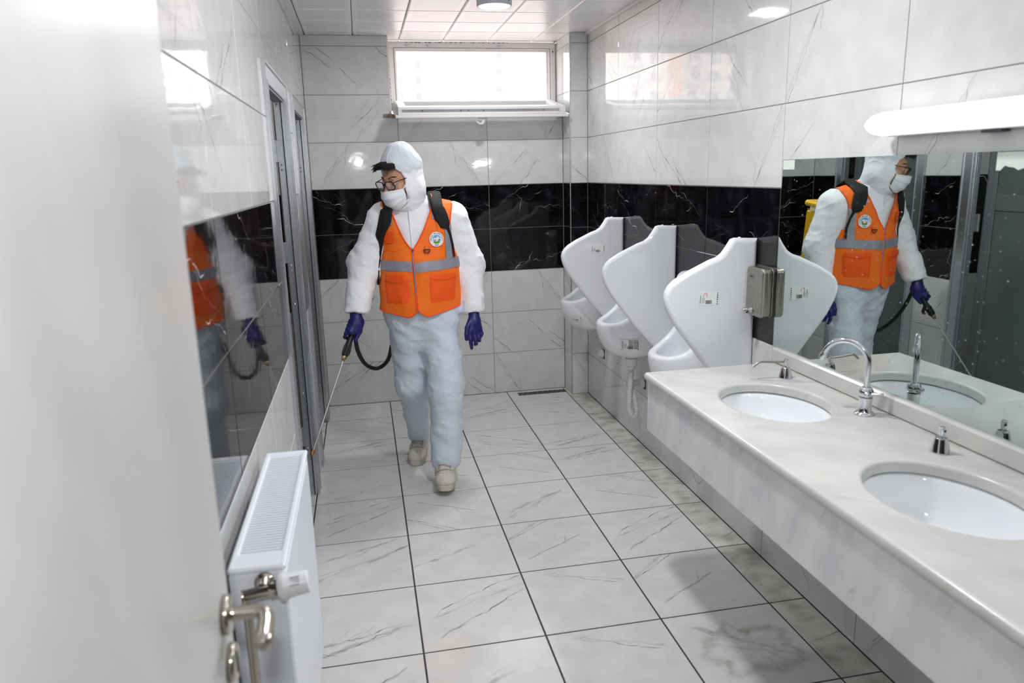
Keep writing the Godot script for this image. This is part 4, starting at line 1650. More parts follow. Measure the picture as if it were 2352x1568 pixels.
func build_urinals() -> void:
	# divider outline, measured from the wall outwards (x) and from the floor (y)
	var pts := [Vector2(0.0, 1.317), Vector2(0.060, 1.320), Vector2(0.096, 1.322), Vector2(0.112, 1.316), Vector2(0.122, 1.300), Vector2(0.130, 1.288), Vector2(0.150, 1.262), Vector2(0.172, 1.247), Vector2(0.205, 1.236), Vector2(0.302, 1.192), Vector2(0.350, 1.164), Vector2(0.373, 1.143), Vector2(0.386, 1.122), Vector2(0.391, 1.100), Vector2(0.389, 1.077), Vector2(0.379, 1.045), Vector2(0.349, 0.988), Vector2(0.313, 0.938), Vector2(0.215, 0.810), Vector2(0.125, 0.712), Vector2(0.095, 0.684), Vector2(0.06, 0.662), Vector2(0.03, 0.650), Vector2(0.0, 0.646)]
	var o := PackedVector2Array()
	for p in pts:
		o.append(Vector2(-p.x, p.y))
	var b := MB.new()
	b.prism(o, -0.042, 0.0, 0.018, Transform3D(), 6)
	var dm := b.mesh()
	var cap := MB.new()
	cap.lathe([Vector2(0.0, 0.004), Vector2(0.004, 0.004), Vector2(0.007, 0.001), Vector2(0.007, 0.0)], 14)
	var cm := cap.mesh()
	var words := ["beside the tiled corner column", "between the two other dividers", "beside the washstand"]
	for k in 3:
		var d := thing("urinal_divider", "white ceramic sail-shaped urinal divider " + words[k], "divider", Vector3(XR, 0, [0.93, 1.713, 2.50][k]), "ceramic urinal dividers")
		part(d, "screen", dm, M.ceramic)
		var c := part(d, "screw_cap", cm, M.plastic)
		c.position = Vector3(-0.075, 1.320, -0.018)
		if k != 1:
			sticker(d, "sticker", Transform3D(Basis(Vector3(0, 0, 1), -0.03), Vector3(-0.205 if k == 2 else -0.165, 1.085 if k == 2 else 1.135, 0.0)), 0.085, 0.055 if k == 2 else 0.048, k == 2)
	# urinal bowl
	var f := Field.new()
	f.ellipsoid(Vector3(-0.125, 0.715, 0), Vector3(0.158, 0.155, 0.158), 0.04)
	f.block(Vector3(-0.06, 0.86, 0), Vector3(0.06, 0.27, 0.15), 0.045, 0.10)
	f.capsule(Vector3(-0.13, 0.80, 0), Vector3(-0.06, 1.0, 0), 0.148, 0.13, 0.06)
	f.capsule(Vector3(-0.281, 0.967, -0.4), Vector3(-0.281, 0.967, 0.4), 0.2, 0.2, 0.016, 1.0, 1)
	f.plane(Vector3(0.0, 0.9, 0), Vector3(1, 0, 0), 0.004)
	f.ellipsoid(Vector3(-0.128, 0.748, 0), Vector3(0.118, 0.150, 0.118), 0.022, Basis(), 1)
	f.capsule(Vector3(-0.13, 0.84, 0), Vector3(-0.10, 1.0, 0), 0.108, 0.095, 0.03, 1.0, 1)
	b = MB.new()
	f.skin(b, 0.0075)
	b.lathe([Vector2(0.0, 0.0), Vector2(0.024, 0.0), Vector2(0.024, -0.03), Vector2(0.026, -0.032), Vector2(0.0, -0.032)], 20, Transform3D(Basis(), Vector3(-0.088, 0.572, 0)))
	var um := b.mesh()
	for k in 3:
		var u := thing("urinal", "white ceramic wall-hung urinal bowl " + ["whose outlet has no hose, beside the corner column", "with a ribbed hose looping below it", "tucked behind the washstand end"][k], "urinal", Vector3(XR, 0, [0.53, 1.31, 2.10][k]), "wall-hung urinals")
		part(u, "bowl", um, M.ceramic)
		if k < 2:
			var dir := Vector3(-0.60, -0.28, 0.75).normalized()
			var up := (Vector3.UP - dir * Vector3.UP.dot(dir)).normalized()
			var pos := f.march(Vector3(-0.125, 0.70, 0) + dir * 0.4 + (Vector3(0.06, 0, 0.05) if k == 1 else Vector3.ZERO), -dir, 0.003, f.every(), 0.6)
			var w := f.normal(pos, f.every())
			up = (Vector3.UP - w * Vector3.UP.dot(w)).normalized()
			sticker(u, "sticker", Transform3D(Basis(up.cross(w), up, w), pos), 0.066 if k == 0 else 0.10, 0.034 if k == 0 else 0.062, false, k == 1)
	# the flexible drain of the middle urinal
	var t := thing("urinal_drain_hose", "white ribbed drain hose looping from urinal to wall outlet", "hose", Vector3(0, 0, 0))
	var ox := XR - 0.088
	hose(t, "ribbed_tube", [Vector3(ox, 0.50, 1.31), Vector3(ox, 0.44, 1.31), Vector3(ox - 0.012, 0.36, 1.325), Vector3(ox - 0.022, 0.26, 1.345), Vector3(ox - 0.006, 0.21, 1.355), Vector3(ox + 0.022, 0.225, 1.345), Vector3(ox + 0.016, 0.30, 1.325), Vector3(ox + 0.006, 0.36, 1.30), Vector3(ox + 0.024, 0.384, 1.285), Vector3(XR - 0.012, 0.384, 1.282)], 0.0185)
	b = MB.new()
	b.lathe([Vector2(0.0, 0.545), Vector2(0.033, 0.545), Vector2(0.036, 0.540), Vector2(0.036, 0.505), Vector2(0.028, 0.496), Vector2(0.0, 0.496)], 24, Transform3D(Basis(), Vector3(ox, 0, 1.31)))
	b.lathe([Vector2(0.0, 0.496), Vector2(0.023, 0.496), Vector2(0.023, 0.478), Vector2(0.0, 0.478)], 20, Transform3D(Basis(), Vector3(ox, 0, 1.31)))
	part(t, "coupling", b.mesh(), M.plastic)
	for q in 2:
		var z: float = [0.528, 1.282][q]
		var wt := thing("wall_outlet", ["capped white waste outlet in a broken tile hole below the first urinal", "white waste outlet in the wall where the ribbed hose ends"][q], "outlet", Vector3(XR, 0.380, z))
		b = MB.new()
		b.box(Vector3(-0.0006, 0, 0.012), Vector3(0.0012, 0.066, 0.05))
		part(wt, "tile_hole", b.mesh(), M.dark)
		b = MB.new()
		b.lathe([Vector2(0.0, 0.0), Vector2(0.030, 0.0), Vector2(0.033, 0.004), Vector2(0.033, 0.014), Vector2(0.027, 0.018), Vector2(0.027, 0.026), Vector2(0.022, 0.030), Vector2(0.0, 0.030)], 24, Transform3D(Basis(Vector3(0, 0, 1), PI / 2), Vector3.ZERO))
		part(wt, "flange", b.mesh(), M.hose_grey)
		if q == 0:
			b = MB.new()
			b.box(Vector3(-0.031, 0, 0), Vector3(0.004, 0.026, 0.008), 0.001)
			part(wt, "plug_grip", b.mesh(), M.plastic)

# ------------------------------------------------------------------ radiator and entrance door
func build_radiator() -> void:
	var z0 := 3.236
	var z1 := 3.862
	var x0 := 0.318
	var x1 := 0.424
	var yt := 0.872
	var yb := 0.27
	var r := thing("panel_radiator", "white steel panel radiator with slatted top grille below the tiled wall", "radiator", Vector3(0, 0, 0))
	var b := MB.new()
	b.box(Vector3(x1 - 0.009, (yt + yb) * 0.5 - 0.008, (z0 + z1) * 0.5), Vector3(0.016, yt - yb - 0.03, z1 - z0 - 0.02), 0.006)
	part(r, "front_panel", b.mesh(), M.enamel)
	b = MB.new()
	b.box(Vector3(x0 + 0.010, (yt + yb) * 0.5 - 0.008, (z0 + z1) * 0.5), Vector3(0.016, yt - yb - 0.03, z1 - z0 - 0.02), 0.006)
	part(r, "rear_panel", b.mesh(), M.enamel)
	for z in [z0 + 0.004, z1 - 0.004]:
		b = MB.new()
		b.box(Vector3((x0 + x1) * 0.5, (yt + yb) * 0.5 - 0.006, z), Vector3(x1 - x0 - 0.002, yt - yb - 0.012, 0.008), 0.003)
		part(r, "side_cover", b.mesh(), M.enamel)
	# top grille: a rim, a bowed far end and slats
	b = MB.new()
	b.box(Vector3(x0 + 0.006, yt - 0.006, (z0 + z1) * 0.5), Vector3(0.014, 0.014, z1 - z0), 0.004)
	b.box(Vector3(x1 - 0.006, yt - 0.006, (z0 + z1) * 0.5), Vector3(0.014, 0.014, z1 - z0), 0.004)
	b.box(Vector3((x0 + x1) * 0.5, yt - 0.006, z1 - 0.030), Vector3(x1 - x0, 0.013, 0.062), 0.004)
	b.box(Vector3((x0 + x1) * 0.5, yt - 0.006, z0 + 0.014), Vector3(x1 - x0, 0.013, 0.030), 0.004)
	part(r, "grille_rim", b.mesh(), M.enamel)
	b = MB.new()
	b.box(Vector3.ZERO, Vector3(x1 - x0 - 0.022, 0.012, 0.0055), 0.001)
	var sm := b.mesh()
	var n := 46
	for k in n:
		var s := part(r, "slat", sm, M.enamel)
		s.position = Vector3((x0 + x1) * 0.5, yt - 0.008, z0 + 0.034 + (z1 - z0 - 0.098) * k / (n - 1.0))
	b = MB.new()
	b.box(Vector3((x0 + x1) * 0.5, (yt + yb) * 0.5 - 0.05, (z0 + z1) * 0.5), Vector3(x1 - x0 - 0.045, yt - yb - 0.16, z1 - z0 - 0.06))
	part(r, "convector_fins", b.mesh(), plain(Color8(120, 122, 128), 0.6))
	b = MB.new()
	for y in [yt - 0.12, yb + 0.1]:
		b.box(Vector3(XL + 0.014, y, z1 - 0.10), Vector3(0.03, 0.05, 0.03), 0.003)
		b.box(Vector3(XL + 0.014, y, z0 + 0.10), Vector3(0.03, 0.05, 0.03), 0.003)
	part(r, "wall_bracket", b.mesh(), M.alu_dark)
	# thermostatic valve on the near end
	var vy := 0.842
	var v := thing("radiator_valve", "nickel radiator valve with white thermostat head on the radiator's end", "valve", Vector3(0.384, vy, z1))
	b = MB.new()
	b.lathe([Vector2(0.0, 0.0), Vector2(0.019, 0.0), Vector2(0.019, 0.006), Vector2(0.013, 0.008), Vector2(0.013, 0.032), Vector2(0.0, 0.032)], 20, Transform3D(Basis(Vector3.RIGHT, PI / 2), Vector3(0, 0, 0)))
	b.tube([Vector3(-0.034, -0.008, 0.036), Vector3(-0.030, -0.007, 0.036), Vector3(0.014, 0.0, 0.036), Vector3(0.0145, 0.0, 0.036), Vector3(0.030, 0.003, 0.036)], [0.0145, 0.0125, 0.0125, 0.0165, 0.0165], 18)
	b.tube([Vector3(-0.030, -0.010, 0.036), Vector3(-0.030, -0.30, 0.036)], 0.009, 12)
	part(v, "valve_body", b.mesh(), M.nickel)
	b = MB.new()
	b.tube([Vector3(0.030, 0.003, 0.036), Vector3(0.034, 0.0035, 0.036), Vector3(0.046, 0.005, 0.036), Vector3(0.047, 0.005, 0.036), Vector3(0.084, 0.0095, 0.036), Vector3(0.086, 0.0097, 0.036)], [0.021, 0.0265, 0.0265, 0.0235, 0.0215, 0.018], 24)
	part(v, "thermostat_head", b.mesh(), M.plastic)
	b = MB.new()
	for k in 4:
		b.box(Vector3(0.0615, 0.0275 - k * 0.0038, 0.0478 + k * 0.0030), Vector3(0.018, 0.0012, 0.0012), 0.0, Basis(Vector3(0, 0, 1), 0.12))
	part(v, "scale_print", b.mesh(), plain(Color8(126, 128, 138), 0.5), "grey scale print")

func build_entrance_door() -> void:
	var d := thing("door_3", "white laminate entrance door leaf standing open along the wall", "door", Vector3(0.40, 0, 4.245))
	d.set_meta("kind", "structure")
	var b := MB.new()
	b.box(Vector3(-0.02, 1.03, 0.415), Vector3(0.04, 2.04, 0.83), 0.002)
	part(d, "leaf", b.mesh(), M.door)
	# lever handle on a round rose
	var h := Vector3(0, 1.035, 0.040)
	b = MB.new()
	b.lathe([Vector2(0.0, 0.0), Vector2(0.026, 0.0), Vector2(0.026, 0.007), Vector2(0.023, 0.010), Vector2(0.0, 0.010)], 32, Transform3D(Basis(Vector3(0, 0, 1), -PI / 2), h))
	part(d, "rose", b.mesh(), M.nickel)
	b = MB.new()
	b.tube([h + Vector3(0.010, 0, 0), h + Vector3(0.014, 0, 0), h + Vector3(0.040, 0, 0), h + Vector3(0.050, -0.001, 0.003), h + Vector3(0.054, -0.003, 0.010), h + Vector3(0.056, -0.006, 0.020), h + Vector3(0.056, -0.010, 0.034), h + Vector3(0.056, -0.013, 0.048), h + Vector3(0.056, -0.014, 0.056), h + Vector3(0.056, -0.0145, 0.060)], [0.0105, 0.0092, 0.0092, 0.0098, 0.0106, 0.0112, 0.0118, 0.0122, 0.0112, 0.006], 20)
	part(d, "lever", b.mesh(), M.nickel)
	b = MB.new()
	var e := h + Vector3(0, -0.072, 0)
	b.lathe([Vector2(0.0, 0.0), Vector2(0.026, 0.0), Vector2(0.026, 0.007), Vector2(0.023, 0.010), Vector2(0.0, 0.010)], 32, Transform3D(Basis(Vector3(0, 0, 1), -PI / 2), e))
	part(d, "key_rose", b.mesh(), M.nickel)
	b = MB.new()
	b.box(e + Vector3(0.0102, 0, 0), Vector3(0.002, 0.03, 0.009), 0.001)
	part(d, "keyhole", b.mesh(), M.dark)
	b = MB.new()
	b.box(Vector3(-0.02, 1.0, -0.0006), Vector3(0.022, 0.22, 0.002))
	part(d, "lock_plate", b.mesh(), M.alu)
	for y in [0.25, 1.0, 1.85]:
		b = MB.new()
		b.tube([Vector3(-0.045, y - 0.05, 0.83), Vector3(-0.045, y + 0.05, 0.83)], 0.007, 10)
		part(d, "hinge", b.mesh(), M.nickel)

# ------------------------------------------------------------------ the person
const HEAD := Vector3(0.812, 1.578, 1.485)
var torso: Field
var torso_use: PackedInt32Array
var person: Node3D

func on_person(called: String, m: Mesh, mat: Material, under: Node = null, label := "") -> MeshInstance3D:
	var o := part(person if under == null else under, called, m, mat, label)
	if under == null:
		o.position = -person.position
	return o

func torso_field(f: Field, arms: bool) -> void:
	f.capsule(Vector3(0.887, 0.90, 1.405), Vector3(0.887, 1.00, 1.405), 0.172, 0.172, 0.05, 0.70)
	f.capsule(Vector3(0.887, 1.00, 1.405), Vector3(0.888, 1.14, 1.412), 0.172, 0.166, 0.05, 0.70)
	f.capsule(Vector3(0.888, 1.14, 1.412), Vector3(0.888, 1.30, 1.410), 0.166, 0.160, 0.05, 0.74)
	f.capsule(Vector3(0.745, 1.380, 1.392), Vector3(1.045, 1.372, 1.392), 0.070, 0.070, 0.09)
	f.capsule(Vector3(0.872, 1.39, 1.40), Vector3(0.840, 1.49, 1.455), 0.085, 0.078, 0.07)
	if not arms:
		return
	f.capsule(Vector3(0.720, 1.382, 1.395), Vector3(0.612, 1.16, 1.375), 0.078, 0.080, 0.06)
	f.capsule(Vector3(0.612, 1.16, 1.375), Vector3(0.540, 0.885, 1.500), 0.080, 0.054, 0.04)
	f.capsule(Vector3(1.075, 1.368, 1.395), Vector3(1.145, 1.135, 1.39), 0.076, 0.076, 0.06)
	f.capsule(Vector3(1.145, 1.135, 1.39), Vector3(1.150, 0.845, 1.472), 0.076, 0.050, 0.04)
	f.capsule(Vector3(0.806, 0.90, 1.395), Vector3(0.820, 0.50, 1.345), 0.106, 0.084, 0.05)
	f.capsule(Vector3(0.820, 0.50, 1.345), Vector3(0.852, 0.12, 1.105), 0.084, 0.056, 0.04)
	f.capsule(Vector3(0.975, 0.90, 1.41), Vector3(0.984, 0.51, 1.50), 0.106, 0.091, 0.05)
	f.capsule(Vector3(0.984, 0.51, 1.50), Vector3(0.966, 0.13, 1.535), 0.091, 0.078, 0.04)

func build_person() -> void:
	person = thing("person", "person in white hooded coverall, orange vest, mask and violet gloves, walking with a spray lance", "person", Vector3(0.89, 0, 1.40))
	var r := RandomNumberGenerator.new()
	r.seed = 17
	# ---- head basis: turned to the person's own right and bowed
	var fw := Vector3(-0.705, -0.30, 0.64).normalized()
	var up := (Vector3.UP - fw * Vector3.UP.dot(fw)).normalized()
	var hb := Basis(up.cross(fw), up, fw)
	var hx := Transform3D(hb, HEAD)
	# ---- body: head and neck at full detail, the trunk and limbs slim inside the coverall
	var hf := Field.new()
	hf.ellipsoid(hx * Vector3(0, 0.035, -0.012), Vector3(0.075, 0.088, 0.094), 0.02, hb)
	hf.ellipsoid(hx * Vector3(0, -0.025, 0.026), Vector3(0.061, 0.084, 0.066), 0.03, hb)
	hf.capsule(hx * Vector3(0, -0.092, 0.050), hx * Vector3(0, -0.075, 0.0), 0.030, 0.050, 0.03)
	hf.capsule(hx * Vector3(-0.030, 0.031, 0.083), hx * Vector3(0.030, 0.031, 0.083), 0.010, 0.010, 0.014)
	hf.capsule(hx * Vector3(0, 0.012, 0.093), hx * Vector3(0, -0.030, 0.116), 0.008, 0.013, 0.012)
	for s in [-1.0, 1.0]:
		hf.ellipsoid(hx * Vector3(s * 0.036, -0.028, 0.066), Vector3(0.026, 0.026, 0.022), 0.025, hb)
		hf.ellipsoid(hx * Vector3(s * 0.031, 0.012, 0.104), Vector3(0.017, 0.012, 0.016), 0.012, hb, 1)
		hf.capsule(hx * Vector3(s * 0.012, -0.036, 0.104), hx * Vector3(s * 0.013, -0.034, 0.098), 0.008, 0.008, 0.008)
		hf.ellipsoid(hx * Vector3(s * 0.078, -0.005, -0.005), Vector3(0.010, 0.032, 0.020), 0.006, hb)
	hf.capsule(hx * Vector3(-0.020, -0.068, 0.092), hx * Vector3(0.020, -0.068, 0.092), 0.008, 0.008, 0.01)
	hf.capsule(hx * Vector3(0, -0.06, -0.02), Vector3(0.868, 1.40, 1.42), 0.055, 0.062, 0.03)
	var b := MB.new()
	hf.skin(b, 0.0045)
	var bf := Field.new()
	bf.capsule(Vector3(0.868, 1.42, 1.42), Vector3(0.887, 0.95, 1.405), 0.06, 0.10, 0.04, 0.8)
	bf.capsule(Vector3(0.76, 1.36, 1.395), Vector3(1.03, 1.355, 1.395), 0.045, 0.045, 0.04)
	for q in [[Vector3(0.74, 1.36, 1.395), Vector3(0.612, 1.16, 1.375), Vector3(0.546, 0.89, 1.488), 0.040, 0.036, 0.028], [Vector3(1.05, 1.355, 1.395), Vector3(1.145, 1.135, 1.39), Vector3(1.150, 0.875, 1.46), 0.040, 0.036, 0.028], [Vector3(0.81, 0.92, 1.395), Vector3(0.808, 0.50, 1.345), Vector3(0.852, 0.08, 1.10), 0.068, 0.05, 0.035], [Vector3(0.965, 0.92, 1.41), Vector3(0.987, 0.51, 1.50), Vector3(0.968, 0.09, 1.53), 0.068, 0.05, 0.035]]:
		bf.capsule(q[0], q[1], q[3], q[4], 0.03)
		bf.capsule(q[1], q[2], q[4], q[5], 0.03)
	bf.skin(b, 0.02)
	var skin := plain(Color8(192, 140, 114), 0.5)
	skin.subsurf_scatter_enabled = true
	skin.subsurf_scatter_strength = 0.12
	on_person("body", b.mesh(), skin)
	# eyes, looking down past the lenses
	for s in [-1.0, 1.0]:
		b = MB.new()
		var c := Vector3(s * 0.031, 0.008, 0.079)
		var rings := []
		for i in 9:
			var a := PI * (i + 0.3) / 9.6
			var ring := PackedVector3Array()
			for k in 14:
				ring.append(hx * (c + Vector3(cos(TAU * k / 14.0) * sin(a) * 0.0118, sin(TAU * k / 14.0) * sin(a) * 0.0118, cos(a) * 0.0118)))
			rings.append(ring)
		b.loft(rings)
		var eye := on_person("eye", b.mesh(), plain(Color8(226, 220, 212), 0.15))
		b = MB.new()
		b.tube([hx * (c + Vector3(0, -0.003, 0.0085)), hx * (c + Vector3(0, -0.0045, 0.0122))], 0.0055, 12)
		part(eye, "iris", b.mesh(), plain(Color8(30, 20, 14), 0.1))
		b = MB.new()
		# the upper lid, lowered over most of the eye
		var cap := []
		for i in 8:
			var a := lerpf(0.05, 1.75, i / 7.0)
			var ring := PackedVector3Array()
			for k in 18:
				ring.append(hx * (c + Vector3(cos(TAU * k / 18.0) * sin(a), cos(a), sin(TAU * k / 18.0) * sin(a)) * 0.0134))
			cap.append(ring)
		b.loft(cap)
		on_person("eyelid", b.mesh(), skin)
		b = MB.new()
		var br := []
		for k in 7:
			var a := k / 6.0
			br.append(hx * Vector3(s * lerpf(0.012, 0.052, a), 0.032 + 0.006 * sin(a * 2.4), 0.0915 - 0.020 * a * a))
		b.tube(br, [0.0022, 0.0032, 0.0036, 0.0036, 0.0032, 0.0026, 0.0014], 8)
		on_person("eyebrow", b.mesh(), plain(Color8(24, 19, 17), 0.8))
	# hair: a black tuft that sticks out from under the hood
	b = MB.new()
	for k in 420:
		var u := r.randf_range(-1.0, 1.0)
		var p := Vector3(u * 0.052, 0.092 + r.randf_range(-0.010, 0.012) - u * u * 0.010, 0.072 + r.randf_range(-0.02, 0.008))
		var d := Vector3(-0.30 + r.randfn(0, 0.16), 0.10 + r.randfn(0, 0.12), 1.0).normalized()
		var l := r.randf_range(0.024, 0.045)
		b.tube([hx * p, hx * (p + d * l * 0.55 + Vector3(0, 0.004, 0)), hx * (p + d * l + Vector3(0, -0.004, 0))], [0.0030, 0.0024, 0.0005], 5)
	var hairm := plain(Color8(14, 12, 12), 0.55)
	on_person("hair", b.mesh(), hairm)
	# ---- coverall
	var cf := Field.new()
	torso_field(cf, true)
	cf.plane(Vector3(0, 0.098, 0), Vector3.DOWN, 0.012)
	# the sleeves end in open cuffs
	for q in [[Vector3(0.548, 0.928, 1.484), Vector3(-0.20, -0.94, 0.20)], [Vector3(1.150, 0.892, 1.463), Vector3(0.0, -0.99, 0.12)]]:
		var cy: Vector3 = -q[1].normalized()
		var cx := cy.cross(Vector3(0, 0, 1)).normalized()
		cf.block(q[0] - cy * 0.10, Vector3(0.085, 0.10, 0.085), 0.004, 0.006, Basis(cx, cy, cx.cross(cy)), 1)
	var n1 := noise(4.5, 31, 2)
	var n2 := noise(6.5, 32, 1)
	var n3 := noise(15.0, 33, 1)
	cf.wrinkled = true
	cf.wrinkle = func(p: Vector3) -> float:
		# the sleeves and legs crumple across their length; the trunk lies flatter under the vest
		var k := 1.0
		if p.y > 0.94 and p.y < 1.45 and absf(p.x - 0.887) < 0.20:
			k = 0.35
		var q := Vector3(p.x, p.y * 1.7 + p.x * 0.9, p.z)
		var e := n1.get_noise_3dv(q) * 0.011
		# narrow raised creases between flat facets
		var c := maxf(0.0, 1.0 - absf(n2.get_noise_3dv(q)) * 4.5)
		e -= c * c * 0.0046
		c = maxf(0.0, 1.0 - absf(n3.get_noise_3dv(p)) * 5.0)
		e -= c * c * 0.0022
		return e * k
	b = MB.new()
	cf.skin(b, 0.0085)
	var tone := noise(5.0, 77, 3)
	for i in b.v.size():
		var p := b.v[i]
		var cl := Color(0.91, 0.92, 0.95)
		if p.y < 0.96 and not (absf(p.x - 0.887) > 0.215 and p.y > 0.86):
			# dark trousers show through the thin cloth
			cl = Color(0.66, 0.725, 0.82)
		b.col[i] = cl
	var cloth := plain(Color.WHITE, 0.78)
	cloth.vertex_color_use_as_albedo = true
	cloth.uv1_triplanar = true
	cloth.uv1_scale = Vector3(4, 4, 4)
	cloth.normal_enabled = true
	cloth.normal_texture = crumple_map(0.006, 61, 512, 7.0)
	cloth.normal_scale = 0.34
	cloth.rim_enabled = true
	cloth.rim = 0.25
	cloth.backlight_enabled = true
	cloth.backlight = Color(0.12, 0.12, 0.13)
	on_person("coverall", b.mesh(true), cloth)
	# ---- hood, its rim running from the hairline to below the chin
	var of := Field.new()
	of.ellipsoid(hx * Vector3(0, 0.052, -0.022), Vector3(0.094, 0.106, 0.112), 0.02, hb)
	of.ellipsoid(hx * Vector3(0, 0.120, -0.030), Vector3(0.036, 0.046, 0.062), 0.06, hb)
	of.ellipsoid(hx * Vector3(0, -0.05, 0.0), Vector3(0.088, 0.10, 0.095), 0.04, hb)
	of.capsule(hx * Vector3(0, -0.06, -0.012), Vector3(0.866, 1.425, 1.417), 0.088, 0.084, 0.05)
	# the opening leans: over the hairline it stands well forward, at the jaw it lies back
	var tilt := Basis(Vector3.RIGHT, deg_to_rad(17.0))
	of.block(hx * (Vector3(0, 0.0, 0.076) + tilt * Vector3(0, 0.052, 0.10)), Vector3(0.16, 0.164, 0.10), 0.03, 0.008, hb * tilt, 1)
	of.ellipsoid(hx * Vector3(0, 0.0, 0.05), Vector3(0.070, 0.094, 0.072), 0.008, hb, 1)
	of.wrinkled = true
	of.wrinkle = func(p: Vector3) -> float:
		var c := maxf(0.0, 1.0 - absf(n2.get_noise_3dv(p * 1.6)) * 4.5)
		return n1.get_noise_3dv(p * 1.5) * 0.008 - c * c * 0.003
	b = MB.new()
	of.skin(b, 0.006)
	for i in b.v.size():
		var l := hx.affine_inverse() * b.v[i]
		# black hair shows through the crown
		var t := 1.0 if l.y + tone.get_noise_3dv(b.v[i] * 2.0) * 0.05 > 0.02 else 0.0
		b.col[i] = Color(0.90, 0.90, 0.93).lerp(Color(0.68, 0.72, 0.79), t)
	on_person("hood", b.mesh(true), cloth)
	# seam over the crown
	b = MB.new()
	var seam := []
	for k in 14:
		var a := lerpf(0.32, 2.2, k / 13.0)
		seam.append(of.march(hx * Vector3(0.018, 0.04 + sin(a) * 0.3, 0.0 + cos(a) * 0.3), hb * Vector3(0, -sin(a), -cos(a)), 0.001, of.every(), 0.4))
	b.tube(seam, 0.0019, 6)
	on_person("hood_seam", b.mesh(), plain(Color8(232, 234, 238), 0.8))
	# ---- face mask
	b = MB.new()
	# the cup the mask takes over nose, cheeks and chin
	var mf := Field.new()
	mf.ellipsoid(hx * Vector3(0, -0.040, 0.036), Vector3(0.066, 0.082, 0.072), 0.02, hb)
	mf.ellipsoid(hx * Vector3(0, -0.026, 0.086), Vector3(0.030, 0.036, 0.038), 0.06, hb)
	mf.ellipsoid(hx * Vector3(0, -0.085, 0.055), Vector3(0.036, 0.036, 0.040), 0.05, hb)
	var he := mf.every()
	var rows := []
	for j in 19:
		var v := j / 18.0
		var el := lerpf(-1.0, 0.02, v)
		var row := PackedVector3Array()
		for i in 25:
			var u := i / 24.0 * 2.0 - 1.0
			var az := u * (1.02 - 0.10 * absf(v - 0.5))
			var e2 := el - absf(u) * absf(u) * (0.10 if v > 0.5 else -0.12)
			var d := Vector3(sin(az) * cos(e2), sin(e2), cos(az) * cos(e2))
			var o := Vector3(0, -0.018, 0.018)
			var p := mf.march(hx * (o + d * 0.22), hb * -d, 0.0, he, 0.3)
			var puff := 0.003 + 0.008 * (1.0 - u * u) * sin(PI * clampf(v, 0.0, 1.0)) + 0.0022 * sin(v * 20.0) * (1.0 - 0.5 * u * u) + n2.get_noise_3dv(p * 2.0) * 0.003
			row.append(p + hb * d * puff)
		rows.append(row)
	b.loft(rows, false, false)
	var ctr := hx * Vector3(0, -0.03, 0.04)
	if (b.v[b.idx[1]] - b.v[b.idx[0]]).cross(b.v[b.idx[2]] - b.v[b.idx[0]]).dot(b.v[b.idx[0]] - ctr) < 0.0:
		for i in range(0, b.idx.size(), 3):
			var h := b.idx[i + 1]
			b.idx[i + 1] = b.idx[i + 2]
			b.idx[i + 2] = h
	var maskm := plain(Color8(236, 237, 240), 0.75)
	maskm.backlight_enabled = true
	maskm.backlight = Color(0.15, 0.15, 0.15)
	var mk := on_person("face_mask", b.mesh(), maskm)
	for s in [0, 24]:
		b = MB.new()
		for e in [[18, 0.010], [1, -0.035]]:
			var p0: Vector3 = rows[e[0]][s]
			var sg := 1.0 if s == 24 else -1.0
			b.tube([p0, p0.lerp(hx * Vector3(sg * 0.083, e[1], 0.0), 0.6), hx * Vector3(sg * 0.083, e[1], -0.004)], 0.0035, 6)
		part(mk, "ear_loop", b.mesh(), maskm)
	# ---- glasses
	var blk := plain(Color8(12, 12, 14), 0.25)
	b = MB.new()
	for s in [-1.0, 1.0]:
		var loop := []
		for k in 29:
			var a := TAU * k / 28.0
			var cx := signf(cos(a)) * pow(absf(cos(a)), 0.55) * 0.0265
			var cy := signf(sin(a)) * pow(absf(sin(a)), 0.62) * (0.0195 if sin(a) > 0 else 0.0215)
			loop.append(hx * Vector3(s * 0.0335 + cx, 0.006 + cy, 0.116 - 0.16 * (s * 0.0335 + cx) * (s * 0.0335 + cx) / 0.06 * 0.45 - (0.004 if cy < 0 else 0.0)))
		b.tube(loop, 0.0025, 8, false)
	b.tube([hx * Vector3(-0.008, 0.012, 0.1155), hx * Vector3(0, 0.015, 0.119), hx * Vector3(0.008, 0.012, 0.1155)], 0.0022, 8)
	var gl := thing("eyeglasses", "black framed eyeglasses worn above the face mask", "glasses", HEAD)
	var fr := part(gl, "frame", b.mesh(), blk)
	fr.position = -gl.position
	for s in [-1.0, 1.0]:
		b = MB.new()
		b.tube([hx * Vector3(s * 0.0595, 0.019, 0.1105), hx * Vector3(s * 0.066, 0.020, 0.100), hx * Vector3(s * 0.080, 0.018, 0.03), hx * Vector3(s * 0.084, 0.014, -0.01)], 0.0021, 8)
		var tp := part(gl, "temple", b.mesh(), blk)
		tp.position = -gl.position
		b = MB.new()
		var o := PackedVector2Array()
		for k in 28:
			var a := TAU * k / 28.0
			o.append(Vector2(signf(cos(a)) * pow(absf(cos(a)), 0.55) * 0.0262, signf(sin(a)) * pow(absf(sin(a)), 0.62) * 0.0198))
		b.prism(o, -0.0006, 0.0006, 0.0, hx * Transform3D(Basis(Vector3.UP, s * 0.09), Vector3(s * 0.0335, 0.006, 0.1135)))
		var ln := part(gl, "lens", b.mesh(), M.glass)
		ln.position = -gl.position
	# ---- gloves
	var violet := plain(Color8(30, 19, 98), 0.42)
	violet.uv1_triplanar = true
	violet.uv1_scale = Vector3(14, 14, 14)
	violet.normal_enabled = true
	violet.normal_texture = noise_map(0.02, 62, 256, true, 6.0, 4)
	violet.normal_scale = 0.25
